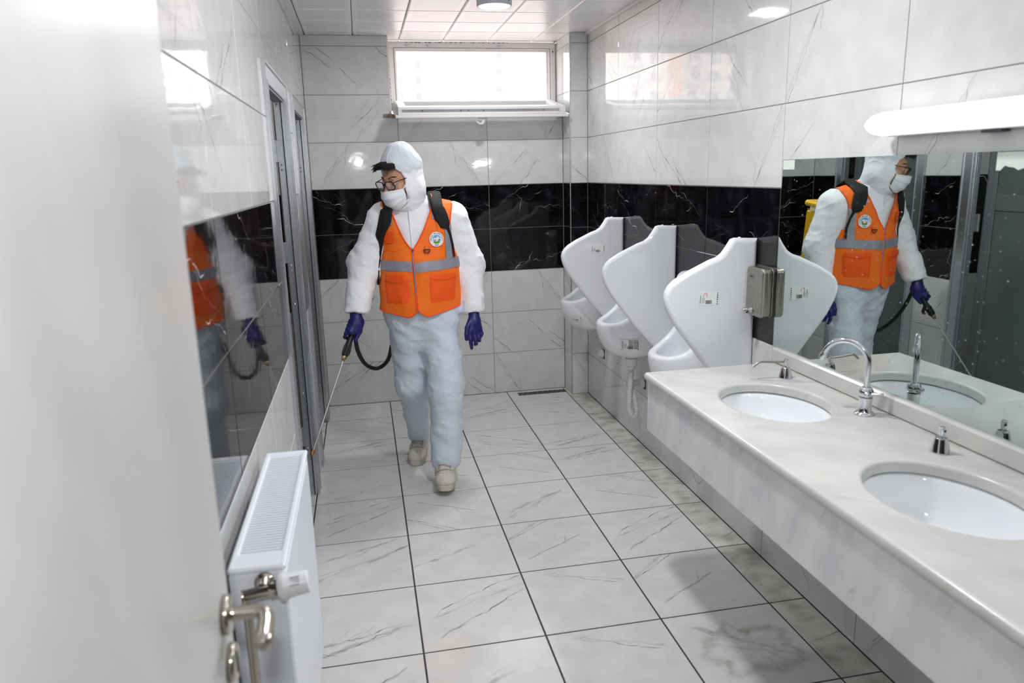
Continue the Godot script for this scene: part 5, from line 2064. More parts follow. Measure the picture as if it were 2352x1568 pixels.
	# right hand closed on the grip of the lance
	var tip := LANCE_DIR
	var ax := -tip
	var e1 := (Vector3(0.25, 0, 1) - ax * Vector3(0.25, 0, 1).dot(ax)).normalized()
	var lf := e1.cross(ax).normalized()
	if lf.x > 0.0:
		lf = -lf
	var g := func(t: float) -> Vector3: return LANCE_BRASS + ax * t
	var gf := Field.new()
	var wr := Vector3(0.550, 0.950, 1.478)
	var up0 := 0.028
	var base := g
	g = func(t: float) -> Vector3: return LANCE_BRASS + ax * (t + up0)
	gf.capsule(wr, g.call(0.155) + e1 * 0.022, 0.029, 0.031, 0.02, 0.85)
	gf.capsule(g.call(0.17) + e1 * 0.024 + lf * 0.012, g.call(0.105) + e1 * 0.026 + lf * 0.020, 0.021, 0.014, 0.018)
	gf.capsule(g.call(0.17) + e1 * 0.020 - lf * 0.012, g.call(0.115) + e1 * 0.024 - lf * 0.006, 0.022, 0.016, 0.018)
	for k in 4:
		var t: float = [0.090, 0.112, 0.134, 0.155][k]
		var rr: float = [0.0098, 0.0104, 0.0102, 0.0092][k]
		var dn: float = [0.012, 0.008, 0.003, 0.0][k]
		var c0: Vector3 = g.call(t + 0.012) + e1 * 0.027 + lf * 0.014
		var c1: Vector3 = g.call(t) + e1 * 0.012 + lf * 0.033
		var c2: Vector3 = g.call(t - dn) - e1 * 0.017 + lf * 0.024
		var c3: Vector3 = g.call(t - dn) - e1 * 0.027 - lf * 0.004
		gf.capsule(c0, c1, rr * 1.1, rr * 1.04, 0.008)
		gf.capsule(c1, c2, rr * 1.04, rr * 0.97, 0.004)
		gf.capsule(c2, c3, rr * 0.97, rr * 0.85, 0.004)
	gf.capsule(g.call(0.165) + e1 * 0.014 - lf * 0.022, g.call(0.125) + e1 * 0.014 - lf * 0.030, 0.0145, 0.0125, 0.012)
	gf.capsule(g.call(0.125) + e1 * 0.014 - lf * 0.030, g.call(0.078) + e1 * 0.010 - lf * 0.024, 0.0125, 0.0100, 0.006)
	b = MB.new()
	gf.skin(b, 0.0032)
	on_person("glove", b.mesh(), violet, null, "violet glove closed on the lance grip")
	# left hand hanging, index finger straightest
	gf = Field.new()
	gf.capsule(Vector3(1.150, 0.915, 1.458), Vector3(1.149, 0.845, 1.482), 0.028, 0.030, 0.02, 0.9)
	for q in [Vector3(1.121, 0.806, 1.508), Vector3(1.141, 0.800, 1.503), Vector3(1.160, 0.804, 1.494), Vector3(1.174, 0.814, 1.484)]:
		gf.capsule(Vector3(1.150, 0.868, 1.476).lerp(q, 0.25), q, 0.020, 0.0135, 0.016)
	var chains := [
		[Vector3(1.120, 0.806, 1.508), Vector3(1.119, 0.766, 1.520), Vector3(1.123, 0.736, 1.517), Vector3(1.126, 0.712, 1.506), 0.0108],
		[Vector3(1.141, 0.800, 1.503), Vector3(1.146, 0.757, 1.516), Vector3(1.150, 0.735, 1.504), Vector3(1.148, 0.726, 1.484), 0.0110],
		[Vector3(1.160, 0.804, 1.494), Vector3(1.168, 0.766, 1.506), Vector3(1.170, 0.748, 1.491), Vector3(1.163, 0.744, 1.472), 0.0104],
		[Vector3(1.175, 0.814, 1.484), Vector3(1.184, 0.784, 1.492), Vector3(1.183, 0.770, 1.478), Vector3(1.175, 0.767, 1.464), 0.0094],
		[Vector3(1.130, 0.862, 1.488), Vector3(1.106, 0.824, 1.512), Vector3(1.100, 0.792, 1.522), Vector3(1.099, 0.766, 1.522), 0.0125],
	]
	for c in chains:
		gf.capsule(c[0], c[1], c[4] * 1.15, c[4], 0.008)
		gf.capsule(c[1], c[2], c[4], c[4] * 0.93, 0.004)
		gf.capsule(c[2], c[3], c[4] * 0.93, c[4] * 0.78, 0.004)
	b = MB.new()
	gf.skin(b, 0.0032)
	on_person("glove", b.mesh(), violet, null, "violet glove hanging open")
	# ---- shoes
	shoe(Transform3D(Basis(Vector3.UP, deg_to_rad(-14)).scaled(Vector3.ONE * 1.08), Vector3(0.852, 0.0, 1.110)), "scuffed off-white lace-up shoe standing flat")
	shoe(Transform3D((Basis(Vector3.UP, deg_to_rad(-8)) * Basis(Vector3.RIGHT, deg_to_rad(-5.0))).scaled(Vector3.ONE * 1.14), Vector3(0.955, 0.016, 1.555)), "scuffed off-white lace-up shoe just above the floor")

func shoe(x: Transform3D, label: String) -> void:
	# toe along +z
	var holder := Node3D.new()
	holder.name = numbered(person, "shoe")
	holder.set_meta("label", label)
	person.add_child(holder, true)
	holder.transform = Transform3D(Basis(), -person.position) * x
	var f := Field.new()
	f.capsule(Vector3(0.003, 0.044, 0.095), Vector3(0.0, 0.050, 0.03), 0.036, 0.042, 0.03)
	f.capsule(Vector3(0.0, 0.050, 0.03), Vector3(0, 0.062, -0.07), 0.042, 0.039, 0.03)
	f.ellipsoid(Vector3(0.004, 0.036, 0.112), Vector3(0.046, 0.032, 0.052), 0.03)
	f.capsule(Vector3(0, 0.070, -0.01), Vector3(0, 0.112, -0.055), 0.036, 0.041, 0.03)
	f.plane(Vector3(0, 0.024, 0), Vector3.DOWN, 0.008)
	f.plane(Vector3(0, 0.128, -0.05), Vector3(0, 1, 0.25), 0.008)
	f.ellipsoid(Vector3(0, 0.135, -0.055), Vector3(0.033, 0.03, 0.042), 0.008, Basis(), 1)
	var b := MB.new()
	f.skin(b, 0.0055)
	var leather := plain(Color8(222, 217, 210), 0.55)
	leather.uv1_triplanar = true
	leather.uv1_scale = Vector3(9, 9, 9)
	leather.albedo_texture = tex(ground(128, 128, Color8(255, 255, 255), Color8(222, 216, 208), 0.03, 19))
	part(holder, "upper", b.mesh(), leather)
	b = MB.new()
	var o := PackedVector2Array()
	for k in 40:
		var a := TAU * k / 40.0
		var z := sin(a) * 0.146
		var w := 0.040 + 0.010 * clampf(z / 0.146 + 0.2, -0.6, 1.0)
		o.append(Vector2(signf(cos(a)) * pow(absf(cos(a)), 0.62) * w + 0.004 * clampf(z * 6.0, -1, 1), z + 0.016))
	b.prism(o, 0.0, 0.030, 0.006, Transform3D(Basis(Vector3.RIGHT, Vector3(0, 0, 1), Vector3.UP), Vector3.ZERO))
	part(holder, "sole", b.mesh(), plain(Color8(204, 196, 182), 0.7))
	# tongue and laces
	b = MB.new()
	var fe := f.every()
	var lm := plain(Color8(178, 170, 158), 0.8)
	for k in 6:
		var z := 0.062 - k * 0.019
		var pts := []
		for j in 7:
			var u := j / 6.0 * 2.0 - 1.0
			pts.append(f.march(Vector3(u * 0.023, 0.3, z + u * (0.007 if k % 2 == 0 else -0.007)), Vector3.DOWN, 0.0028, fe, 0.4))
		b.tube(pts, 0.0028, 6)
	part(holder, "laces", b.mesh(), lm)
	b = MB.new()
	for s in [-1.0, 1.0]:
		var pts := []
		for k in 6:
			pts.append(f.march(Vector3(s * 0.026, 0.3, 0.075 - k * 0.024), Vector3.DOWN, 0.0018, fe, 0.4))
		b.tube(pts, 0.0024, 6)
	var toe := []
	for k in 11:
		var a := lerpf(-1.45, 1.45, k / 10.0)
		toe.append(f.march(Vector3(sin(a) * 0.036, 0.3, 0.075 + cos(a) * 0.022), Vector3.DOWN, 0.001, fe, 0.4))
	b.tube(toe, 0.0018, 6)
	part(holder, "seam", b.mesh(), plain(Color8(150, 142, 132), 0.8))

# ------------------------------------------------------------------ vest
const AXIS := Vector2(0.888, 1.41)

# a point off the trunk, seen from its axis at angle t (0 faces +z, growing to +x)
func round_at(t: float, y: float, off: float) -> Vector3:
	var d := Vector3(sin(t), 0, cos(t))
	return torso.march(Vector3(AXIS.x, y, AXIS.y) + d * 0.5, -d, off, torso_use, 0.6)

func front_at(x: float, y: float, off: float, back := false) -> Vector3:
	var s := -1.0 if back else 1.0
	return torso.march(Vector3(x, y, 1.41 + s * 0.6), Vector3(0, 0, -s), off, torso_use, 0.75)

func sheet(b: MB, rows: Array, toward: Vector3) -> void:
	b.loft(rows, false, false)
	# face away from the trunk
	var bad := 0
	var all := 0
	for i in range(b.start, b.idx.size(), 3):
		var p := b.v[b.idx[i]]
		var c := Vector3(AXIS.x, minf(p.y, 1.36), AXIS.y) if toward == Vector3.ZERO else p - toward
		all += 1
		if (b.v[b.idx[i + 1]] - p).cross(b.v[b.idx[i + 2]] - p).dot(p - c) < 0.0:
			bad += 1
	if bad * 2 > all:
		for i in range(b.start, b.idx.size(), 3):
			var h := b.idx[i + 1]
			b.idx[i + 1] = b.idx[i + 2]
			b.idx[i + 2] = h

func hem(t: float) -> float:
	# lowest a hand's width from the zip, rising to the zip and to the sides
	var u := absf(t + 0.20)
	if u < 0.33:
		return 0.938 - 0.036 * sin(u / 0.33 * PI * 0.5)
	return 0.902 + 0.040 * clampf((u - 0.33) / 1.2, 0.0, 1.0)

func zip_angle(y: float) -> float:
	var x := lerpf(0.856, 0.846, (y - 0.93) / 0.31)
	return asin(clampf((x - AXIS.x) / 0.14, -1, 1)) * 0.98

const SEAM := 1.215

func neck_x(y: float, side: float) -> float:
	# the V of the neckline
	if y < 1.243:
		return 0.847
	var t := (y - 1.243) / 0.215
	return 0.847 + (0.112 * pow(t, 0.75) if side > 0 else -0.100 * pow(t, 0.62))

func arm_x(y: float, side: float) -> float:
	var t := clampf((y - SEAM) / 0.235, 0.0, 1.0)
	if side > 0:
		return lerpf(1.052, 1.030, sin(t * PI * 0.7)) + 0.028 * t * t
	return lerpf(0.712, 0.716, t) - 0.026 * t * t

func build_vest() -> void:
	torso = Field.new()
	torso_field(torso, false)
	torso_use = torso.every()
	var cloth := plain(Color8(255, 116, 16), 0.7)
	cloth.uv1_triplanar = true
	cloth.uv1_scale = Vector3(5, 5, 5)
	cloth.normal_enabled = true
	cloth.normal_texture = noise_map(0.008, 91, 512, true, 9.0, 4)
	cloth.normal_scale = 0.3
	cloth.rim_enabled = true
	cloth.rim = 0.2
	var deep := plain(Color8(255, 90, 2), 0.7)
	deep.normal_enabled = true
	deep.uv1_triplanar = true
	deep.uv1_scale = Vector3(5, 5, 5)
	deep.normal_texture = cloth.normal_texture
	deep.normal_scale = 0.3
	var piping := plain(Color8(255, 84, 30), 0.55)
	var silver := plain(Color8(150, 150, 162), 0.45, 0.15)
	var wn := noise(6.0, 41, 3)
	var fold := func(p: Vector3) -> float: return wn.get_noise_3dv(Vector3(p.x * 1.6, p.y * 0.8, p.z)) * 0.010
	var OFF := 0.019
	var b := MB.new()
	var edges := []
	# below the armholes: from the zip round to the back on both sides
	for side in [-1.0, 1.0]:
		var rows := []
		for j in 27:
			var v := j / 26.0
			var row := PackedVector3Array()
			for i in 37:
				var u := i / 36.0
				var t0 = zip_angle(lerpf(0.92, SEAM + 0.02, v)) + side * 0.022
				var t := lerpf(t0, side * PI, u)
				var y := lerpf(hem(t), SEAM + 0.024, v)
				var p := round_at(t, y, OFF)
				var nn := Vector3(sin(t), 0, cos(t))
				row.append(p + nn * fold.call(p) + nn * 0.010 * (1.0 - v) * (1.0 - v))
			rows.append(row)
		sheet(b, rows, Vector3.ZERO)
		var bottom := []
		for i in 30:
			bottom.append(rows[0][i])
		edges.append(bottom)
		var z := []
		for row in rows:
			z.append(row[0])
		edges.append(z)
	# the front above the seam, one panel each side of the V
	for side in [-1.0, 1.0]:
		var rows := []
		for j in 17:
			var y := lerpf(SEAM + 0.018, 1.452, j / 16.0)
			var row := PackedVector3Array()
			for i in 13:
				var x := lerpf(neck_x(y, side) + side * (0.003 if y < 1.25 else 0.0), arm_x(y, side), i / 12.0)
				var p := front_at(x, y, OFF + 0.001)
				row.append(p + Vector3(0, 0, fold.call(p)))
			rows.append(row)
		sheet(b, rows, Vector3(0, 0, 1))
		var e0 := []
		var e1 := []
		for row in rows:
			e0.append(row[0])
			e1.append(row[12])
		edges.append(e0)
		edges.append(e1)
		# over the shoulder
		var top := []
		for j in 9:
			var v := j / 8.0
			var row := PackedVector3Array()
			for i in 13:
				var q: Vector3 = rows[16][i]
				var x := q.x
				var z := lerpf(q.z, 2 * 1.392 - q.z, v)
				var o := Vector3(x, 1.392 + 0.02, 1.392)
				var d := (Vector3(x, 1.385, 1.392).direction_to(Vector3(x, 1.385 + cos((v - 0.5) * 1.9) * 0.1, 1.392 - sin((v - 0.5) * 1.9) * 0.1)))
				var p := torso.march(Vector3(x, 1.385, 1.392) + d * 0.3, -d, OFF + 0.001, torso_use, 0.4)
				if v < 0.01:
					p = q
				row.append(p)
			top.append(row)
		sheet(b, top, Vector3.UP)
	# the back above the seam
	var rows2 := []
	for j in 13:
		var y := lerpf(SEAM + 0.018, 1.448, j / 12.0)
		var row := PackedVector3Array()
		for i in 19:
			row.append(front_at(lerpf(0.715, 1.055, i / 18.0), y, OFF, true))
		rows2.append(row)
	sheet(b, rows2, Vector3(0, 0, -1))
	var vest := on_person("vest", b.mesh(), cloth, null, "fluorescent orange safety vest")
	var pb := MB.new()
	for e in edges:
		pb.tube(e, 0.0034, 6)
	part(vest, "piping", pb.mesh(), piping)
	# zip
	b = MB.new()
	var z := []
	for k in 20:
		var y := lerpf(0.940, 1.246, k / 19.0)
		z.append(round_at(zip_angle(y), y, OFF + 0.002))
	b.tube(z, 0.0042, 6)
	part(vest, "zip", b.mesh(), plain(Color8(150, 148, 160), 0.4, 0.4))
	b = MB.new()
	b.box(z[19] + Vector3(0, -0.012, 0.006), Vector3(0.007, 0.016, 0.004), 0.001)
	b.box(z[0] + Vector3(0, -0.002, 0.005), Vector3(0.008, 0.008, 0.005), 0.001)
	part(vest, "zip_slider", b.mesh(), M.chrome)
	# the coverall's own zip, running up from the vest's V to the chin
	b = MB.new()
	var cz := []
	for k in 12:
		var v := k / 11.0
		cz.append(front_at(lerpf(0.846, 0.838, v), lerpf(1.236, 1.43, v), 0.003))
	b.tube(cz, 0.0028, 6)
	on_person("coverall_zip", b.mesh(), plain(Color8(236, 236, 240), 0.6))
	# reflective band round the waist
	for side in [-1.0, 1.0]:
		b = MB.new()
		var rows := []
		for j in 5:
			var row := PackedVector3Array()
			for i in 30:
				var t0 = zip_angle(1.16) + side * 0.045
				var t := lerpf(t0, side * 2.9, i / 29.0)
				var y = 1.128 + 0.050 * j / 4.0 + 0.012 * side * sin(t * 0.8)
				var p := round_at(t, y, OFF + 0.004)
				row.append(p + Vector3(sin(t), 0, cos(t)) * fold.call(p))
			rows.append(row)
		sheet(b, rows, Vector3.ZERO)
		part(vest, "reflective_band", b.mesh(), silver, "grey reflective band")
	# short reflective bands on the shoulders and down the armhole
	for q in [[0.722, 0.757, 1.362, 1.414, 0.0], [0.952, 1.000, 1.385, 1.440, 0.01], [1.012, 1.046, 1.185, 1.355, 0.0]]:
		b = MB.new()
		var rows := []
		for j in 9:
			var y := lerpf(q[2], q[3], j / 8.0)
			var row := PackedVector3Array()
			for i in 6:
				var p := front_at(lerpf(q[0], q[1], i / 5.0) + q[4] * (j / 8.0 - 0.5), y, OFF + 0.005)
				row.append(p + Vector3(0, 0, fold.call(p)))
			rows.append(row)
		sheet(b, rows, Vector3(0, 0, 1))
		part(vest, "reflective_band", b.mesh(), silver, "grey reflective band")
	# pockets: lower pair with flaps, breast pockets
	for q in [[-1.16, -0.46, 0.965, 1.098, 0], [0.22, 1.10, 0.965, 1.098, 0], [-1.10, -0.52, 1.085, 1.116, 1], [0.24, 1.06, 1.092, 1.112, 1]]:
		b = MB.new()
		var rows := []
		for j in 9:
			var row := PackedVector3Array()
			for i in 13:
				var t := lerpf(q[0], q[1], i / 12.0)
				var y := lerpf(q[2], q[3], j / 8.0) - 0.014 * (0 if q[4] == 0 else 1) * sin(i / 12.0 * PI) * (1.0 - j / 8.0)
				var p := round_at(t, y, OFF + (0.006 if q[4] == 0 else 0.0095) - (0.004 if (i == 0 or i == 12 or j == 0) else 0.0))
				var nn := Vector3(sin(t), 0, cos(t))
				row.append(p + nn * fold.call(p) + nn * 0.004 * (1.0 - clampf((y - 0.95) / 0.25, 0, 1)))
			rows.append(row)
		sheet(b, rows, Vector3.ZERO)
		part(vest, "pocket_flap" if q[4] else "pocket", b.mesh(), deep)
	for q in [[0.712, 0.757, 1.270, 1.330], [0.915, 1.005, 1.248, 1.250]]:
		b = MB.new()
		var rows := []
		for j in 6:
			var row := PackedVector3Array()
			for i in 8:
				var p := front_at(lerpf(q[0], q[1], i / 7.0), lerpf(q[2], q[3], j / 5.0), OFF + 0.004)
				row.append(p + Vector3(0, 0, fold.call(p)))
			rows.append(row)
		sheet(b, rows, Vector3(0, 0, 1))
		part(vest, "pocket", b.mesh(), deep)
	# microphone tab near the strap
	b = MB.new()
	var tabrows := []
	for j in 8:
		var row := PackedVector3Array()
		for i in 4:
			row.append(front_at(lerpf(0.968, 0.990, i / 3.0) + 0.012 * (1.0 - j / 7.0), lerpf(1.315, 1.368, j / 7.0), OFF + 0.008))
		tabrows.append(row)
	sheet(b, tabrows, Vector3(0, 0, 1))
	part(vest, "strap_tab", b.mesh(), cloth)
	# D-ring
	b = MB.new()
	var dr := front_at(0.916, 1.238, OFF + 0.006)
	var ring := []
	for k in 13:
		var a := lerpf(-PI, 0.0, k / 12.0)
		ring.append(dr + Vector3(cos(a) * 0.0155, sin(a) * 0.017, 0.004))
	ring.append(ring[0])
	b.tube(ring, 0.0024, 8)
	part(vest, "d_ring", b.mesh(), M.rubber, "black D-ring")
	b = MB.new()
	b.box(dr + Vector3(0, 0.010, 0.002), Vector3(0.020, 0.026, 0.003), 0.001)
	part(vest, "ring_loop", b.mesh(), cloth)
	emblem(vest)

func emblem(vest: Node3D) -> void:
	var c := front_at(0.967, 1.285, 0.026)
	var nn := (torso.normal(c, torso_use) + Vector3(0, 0, 0.6)).normalized()
	var upv := (Vector3.UP - nn * nn.y).normalized()
	var x := Transform3D(Basis(upv.cross(nn), upv, nn), c)
	var R := 0.0365
	var disc := func(rad: float, z: float, n := 40) -> ArrayMesh:
		var b := MB.new()
		var o := PackedVector2Array()
		for k in n:
			o.append(Vector2(cos(TAU * k / n), sin(TAU * k / n)) * rad)
		b.prism(o, z - 0.0012, z, 0.0)
		return b.mesh()
	var e := part(vest, "emblem", disc.call(R, 0.0), plain(Color8(240, 236, 240), 0.6), "round municipal emblem with mountain and lettering")
	e.transform = x
	var poly := func(pts: Array, z: float, m: Material) -> void:
		var b := MB.new()
		var o := PackedVector2Array()
		for p in pts:
			o.append(Vector2(p[0], p[1]) * R)
		b.prism(o, z - 0.0004, z, 0.0)
		var q := part(vest, "emblem_picture", b.mesh(), m)
		q.transform = x
	var ri := 0.60
	# sky cap, meadow, mountain, houses, within the inner circle
	var sky := []
	for k in 21:
		var a := lerpf(0.06, PI - 0.06, k / 20.0)
		sky.append([cos(a) * ri, sin(a) * ri])
	poly.call(sky, 0.0008, plain(Color8(112, 170, 214), 0.6))
	var green := []
	for k in 17:
		var a := lerpf(PI + 0.55, TAU - 0.55, k / 16.0)
		green.append([cos(a) * ri, sin(a) * ri])
	green.append([0.2, -0.22])
	green.append([0.0, -0.32])
	green.append([-0.25, -0.24])
	poly.call(green, 0.0009, plain(Color8(72, 160, 52), 0.6))
	poly.call([[-0.58, 0.02], [-0.42, 0.16], [-0.26, 0.20], [-0.12, 0.12], [0.02, 0.22], [0.20, 0.40], [0.34, 0.22], [0.52, 0.06], [0.5, -0.12], [-0.5, -0.12]], 0.0012, plain(Color8(240, 236, 240), 0.6))
	poly.call([[-0.50, -0.06], [-0.08, -0.06], [-0.12, -0.20], [-0.44, -0.18]], 0.0016, plain(Color8(170, 126, 92), 0.6))
	poly.call([[0.20, -0.20], [0.30, 0.02], [0.38, -0.02], [0.44, 0.04], [0.56, -0.20]], 0.0016, plain(Color8(150, 96, 64), 0.6))
	# lettering round the rim
	var ink := plain(Color8(58, 40, 110), 0.6)
	var put := func(text: String, mid: float, step: float, top: bool) -> void:
		for k in text.length():
			if text[k] == " ":
				continue
			var tm := TextMesh.new()
			tm.text = text[k]
			tm.font = SystemFont.new()
			tm.font.font_names = PackedStringArray(["Droid Sans"])
			tm.font.font_weight = 700
			tm.font_size = 16
			tm.pixel_size = 0.00052
			tm.depth = 0.0006
			var a := mid + (-(k - (text.length() - 1) * 0.5) if top else (k - (text.length() - 1) * 0.5)) * step
			var q := part(vest, "emblem_letter", tm, ink)
			var rot := a - PI / 2 if top else a + PI / 2
			q.transform = x * Transform3D(Basis(Vector3(0, 0, 1), rot), Vector3(cos(a) * R * 0.80, sin(a) * R * 0.80, 0.0010))
	put.call("TALAS BELEDİYESİ", PI / 2, 0.235, true)
	put.call("1907", -PI / 2, 0.20, false)

# ------------------------------------------------------------------ knapsack sprayer
const LANCE_BRASS := Vector3(0.478, 0.719, 1.555)
const LANCE_DIR := Vector3(-0.354, -0.828, 0.432)

func curve(pts: Array, n: int) -> Array:
	var c := Curve3D.new()
	for i in pts.size():
		var t := Vector3.ZERO
		if i > 0 and i < pts.size() - 1:
			t = (pts[i + 1] - pts[i - 1]) * 0.2
		c.add_point(pts[i], -t, t)
	var o := []
	for k in n + 1:
		o.append(c.sample_baked(c.get_baked_length() * k / n, true))
	return o

func build_sprayer() -> void:
	var s := thing("knapsack_sprayer", "yellow knapsack sprayer worn on the back with black straps and hose", "sprayer", Vector3(0.89, 0.98, 1.15))
	var at := func(called: String, m: Mesh, mat: Material, label := "") -> MeshInstance3D:
		var o := part(s, called, m, mat, label)
		o.position = -s.position
		return o
	var yellow := plain(Color8(226, 178, 22), 0.35)
	var lean := Basis(Vector3.RIGHT, 0.11)
	var b := MB.new()
	b.box(Vector3(0.895, 1.165, 1.150), Vector3(0.325, 0.375, 0.155), 0.03, lean)
	b.box(Vector3(0.895, 1.000, 1.132), Vector3(0.29, 0.06, 0.14), 0.02, lean)
	b.box(Vector3(0.895, 1.368, 1.172), Vector3(0.335, 0.035, 0.165), 0.012, lean)
	at.call("tank", b.mesh(), yellow)
	b = MB.new()
	b.lathe([Vector2(0.0, 0.0), Vector2(0.055, 0.0), Vector2(0.055, 0.02), Vector2(0.048, 0.028), Vector2(0.0, 0.03)], 24, Transform3D(lean, Vector3(0.895, 1.384, 1.17)))
	at.call("filler_cap", b.mesh(), M.rubber)
	for q in [[Vector3(1.0585, 1.345, 1.18), Vector3(0.001, 0.035, 0.05), Color8(226, 214, 176)], [Vector3(1.0585, 1.015, 1.145), Vector3(0.001, 0.045, 0.06), Color8(222, 214, 196)]]:
		b = MB.new()
		b.box(q[0], q[1], 0.0, lean)
		at.call("label_plate", b.mesh(), plain(q[2], 0.5))
	b = MB.new()
	for k in 5:
		b.box(Vector3(1.0592, 1.030 - k * 0.006, 1.147 - k * 0.0007), Vector3(0.0006, 0.0026, 0.044 if k != 3 else 0.03))
	at.call("label_print", b.mesh(), M.dark)
	# padded straps over the shoulders, then webbing down the flanks
	for side in [-1.0, 1.0]:
		var pts := []
		var nrm := []
		var wid := []
		var list: Array
		if side < 0:
			list = [[-1.46, 1.06, -0.010], [-1.42, 1.15, -0.012], [-1.34, 1.24, -0.015], [-1.22, 1.31, -0.024], [0.722, 1.385, 0.033], [0.730, 1.425, 0.033], [0.742, 1.452, 0.033]]
		else:
			list = [[1.056, 1.19, 0.005], [1.050, 1.25, 0.006], [1.040, 1.30, 0.006], [1.028, 1.336, 0.008], [1.014, 1.352, 0.028], [0.998, 1.392, 0.036], [0.985, 1.430, 0.036], [0.978, 1.455, 0.036]]
		for q in list:
			# below the pads the webbing lies on the flank, placed by its angle about the trunk
			var p := front_at(q[0], q[1], 0.030) if q[2] > 0.0 else round_at(q[0], q[1], 0.030)
			pts.append(p)
			nrm.append(torso.normal(p, torso_use))
			wid.append(absf(q[2]))
		var top: Vector3 = pts[-1]
		for v in [0.35, 0.7, 1.0]:
			var d := Vector3(0, cos((v - 0.35) * 1.6), -sin((v - 0.35) * 1.6))
			var o := Vector3(top.x, 1.385, 1.392)
			var p := torso.march(o + d * 0.3, -d, 0.030, torso_use, 0.4)
			pts.append(p)
			nrm.append(d)
			wid.append(0.034)
		pts.append(Vector3(top.x + 0.0, 1.33, 1.245))
		nrm.append(Vector3(0, 0.4, -1).normalized())
		wid.append(0.03)
		var rings := []
		for i in pts.size():
			var t: Vector3 = (pts[mini(i + 1, pts.size() - 1)] - pts[maxi(i - 1, 0)]).normalized()
			var sd := t.cross(nrm[i]).normalized()
			var up2 := sd.cross(t).normalized()
			if up2.dot(nrm[i]) < 0:
				up2 = -up2
			var w: float = wid[i]
			var th := 0.010 if w > 0.02 else 0.004
			var ring := PackedVector3Array()
			for c in [[-1, -0.6], [-1, 0.3], [-0.8, 0.9], [0, 1.15], [0.8, 0.9], [1, 0.3], [1, -0.6], [0, -0.8]]:
				ring.append(pts[i] + sd * w * c[0] + up2 * th * c[1])
			rings.append(ring)
		b = MB.new()
		b.loft(rings)
		at.call("shoulder_strap", b.mesh(), plain(Color8(14, 14, 15), 0.8), "black padded shoulder strap")
	# hose
	b = MB.new()
	b.tube(curve([Vector3(0.545, 0.885, 1.455), Vector3(0.538, 0.80, 1.41), Vector3(0.546, 0.70, 1.35), Vector3(0.580, 0.610, 1.28), Vector3(0.640, 0.572, 1.235), Vector3(0.700, 0.605, 1.195), Vector3(0.733, 0.70, 1.165), Vector3(0.79, 0.86, 1.14), Vector3(0.85, 0.985, 1.135)], 60), 0.0112, 12)
	at.call("hose", b.mesh(), M.rubber, "black hose")
	# grip, trigger, brass nut, steel lance, nozzle
	var d := LANCE_DIR.normalized()
	b = MB.new()
	b.tube([LANCE_BRASS - d * 0.225, LANCE_BRASS - d * 0.215, LANCE_BRASS - d * 0.16, LANCE_BRASS - d * 0.09, LANCE_BRASS - d * 0.060, LANCE_BRASS - d * 0.014, LANCE_BRASS - d * 0.010], [0.010, 0.0135, 0.0145, 0.0150, 0.0175, 0.0165, 0.012], 14)
	for k in 8:
		var a := TAU * k / 8.0
		var n0 := d.cross(Vector3.UP).normalized()
		var n1 := d.cross(n0)
		var off := (n0 * cos(a) + n1 * sin(a)) * 0.0165
		b.tube([LANCE_BRASS - d * 0.066 + off, LANCE_BRASS - d * 0.02 + off], 0.003, 6)
	at.call("grip", b.mesh(), M.rubber)
	b = MB.new()
	var tb := LANCE_BRASS - d * 0.06 + Vector3(0.006, -0.002, -0.022)
	b.box(tb, Vector3(0.014, 0.07, 0.022), 0.005, Basis(Vector3.RIGHT, 0.3))
	at.call("trigger", b.mesh(), M.rubber)
	b = MB.new()
	b.box(tb + Vector3(-0.004, -0.036, -0.004), Vector3(0.016, 0.010, 0.020), 0.003)
	at.call("trigger_tip", b.mesh(), plain(Color8(190, 34, 30), 0.4), "red trigger tip")
	b = MB.new()
	b.tube([LANCE_BRASS - d * 0.014, LANCE_BRASS - d * 0.012, LANCE_BRASS + d * 0.004, LANCE_BRASS + d * 0.006, LANCE_BRASS + d * 0.016], [0.010, 0.0125, 0.0125, 0.0085, 0.0072], 6)
	at.call("nut", b.mesh(), plain(Color8(150, 128, 92), 0.35, 0.9))
	b = MB.new()
	b.tube([LANCE_BRASS + d * 0.010, LANCE_BRASS + d * 0.475], 0.0046, 12)
	at.call("lance", b.mesh(), plain(Color8(200, 200, 200), 0.3, 0.9), "thin steel spray lance")
	b = MB.new()
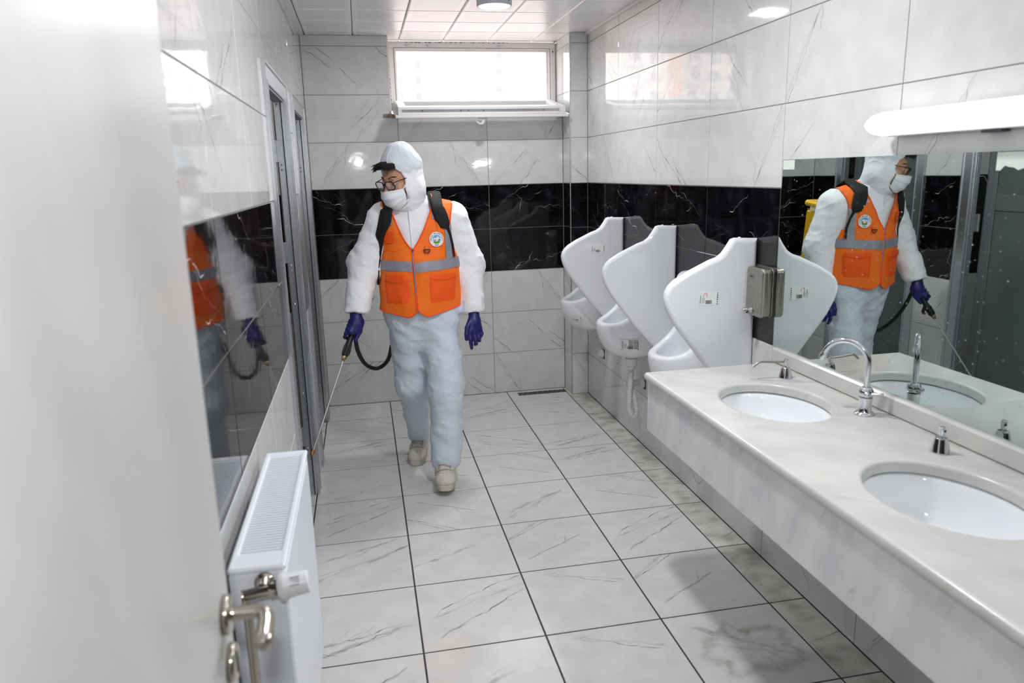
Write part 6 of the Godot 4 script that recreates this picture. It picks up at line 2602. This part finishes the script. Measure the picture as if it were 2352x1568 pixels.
	b.tube([LANCE_BRASS + d * 0.466, LANCE_BRASS + d * 0.468, LANCE_BRASS + d * 0.492, LANCE_BRASS + d * 0.494, LANCE_BRASS + d * 0.502], [0.006, 0.0088, 0.0088, 0.006, 0.005], 8)
	at.call("nozzle", b.mesh(), M.brass)

func _ready() -> void:
	rng.seed = 4
	# camera
	var cam := Camera3D.new()
	cam.name = "camera"
	add_child(cam)
	cam.position = Vector3(0.6162, 1.5973, 5.2231)
	cam.rotation = Vector3(-0.22428, -0.19240, -0.02540)
	cam.keep_aspect = Camera3D.KEEP_HEIGHT
	var ca := CameraAttributesPhysical.new()
	ca.frustum_focal_length = 26.035
	ca.frustum_focus_distance = 3.7
	ca.frustum_near = 0.02
	ca.frustum_far = 600.0
	ca.exposure_aperture = 3.5
	cam.attributes = ca
	cam.current = true
	# bright hazy day outside
	var env := Environment.new()
	var sky := Sky.new()
	var sm := ProceduralSkyMaterial.new()
	sm.sky_top_color = Color(0.94, 0.96, 1.0)
	sm.sky_horizon_color = Color(1.0, 0.97, 0.94)
	sm.ground_horizon_color = Color(1.0, 0.93, 0.89)
	sm.ground_bottom_color = Color(0.9, 0.8, 0.75)
	sm.sky_energy_multiplier = 2.8
	sm.ground_energy_multiplier = 1.8
	sky.sky_material = sm
	env.background_mode = Environment.BG_SKY
	env.sky = sky
	env.tonemap_mode = Environment.TONE_MAPPER_LINEAR
	env.tonemap_exposure = 0.55
	env.sdfgi_enabled = true
	env.ssao_enabled = true
	env.ssil_enabled = true
	var we := WorldEnvironment.new()
	we.name = "environment"
	we.environment = env
	add_child(we)
	make_materials()
	build_lamps()
	build_flash()
	build_shell()
	build_ceiling()
	cubicle_door(D1, "aluminium framed grey cubicle door beside the radiator", 0.0)
	cubicle_door(D2, "aluminium framed grey cubicle door beside the end wall", 0.0)
	build_entrance_door()
	build_window()
	build_outside()
	build_washstand()
	build_taps()
	build_dispenser()
	build_urinals()
	build_radiator()
	build_person()
	build_vest()
	build_sprayer()
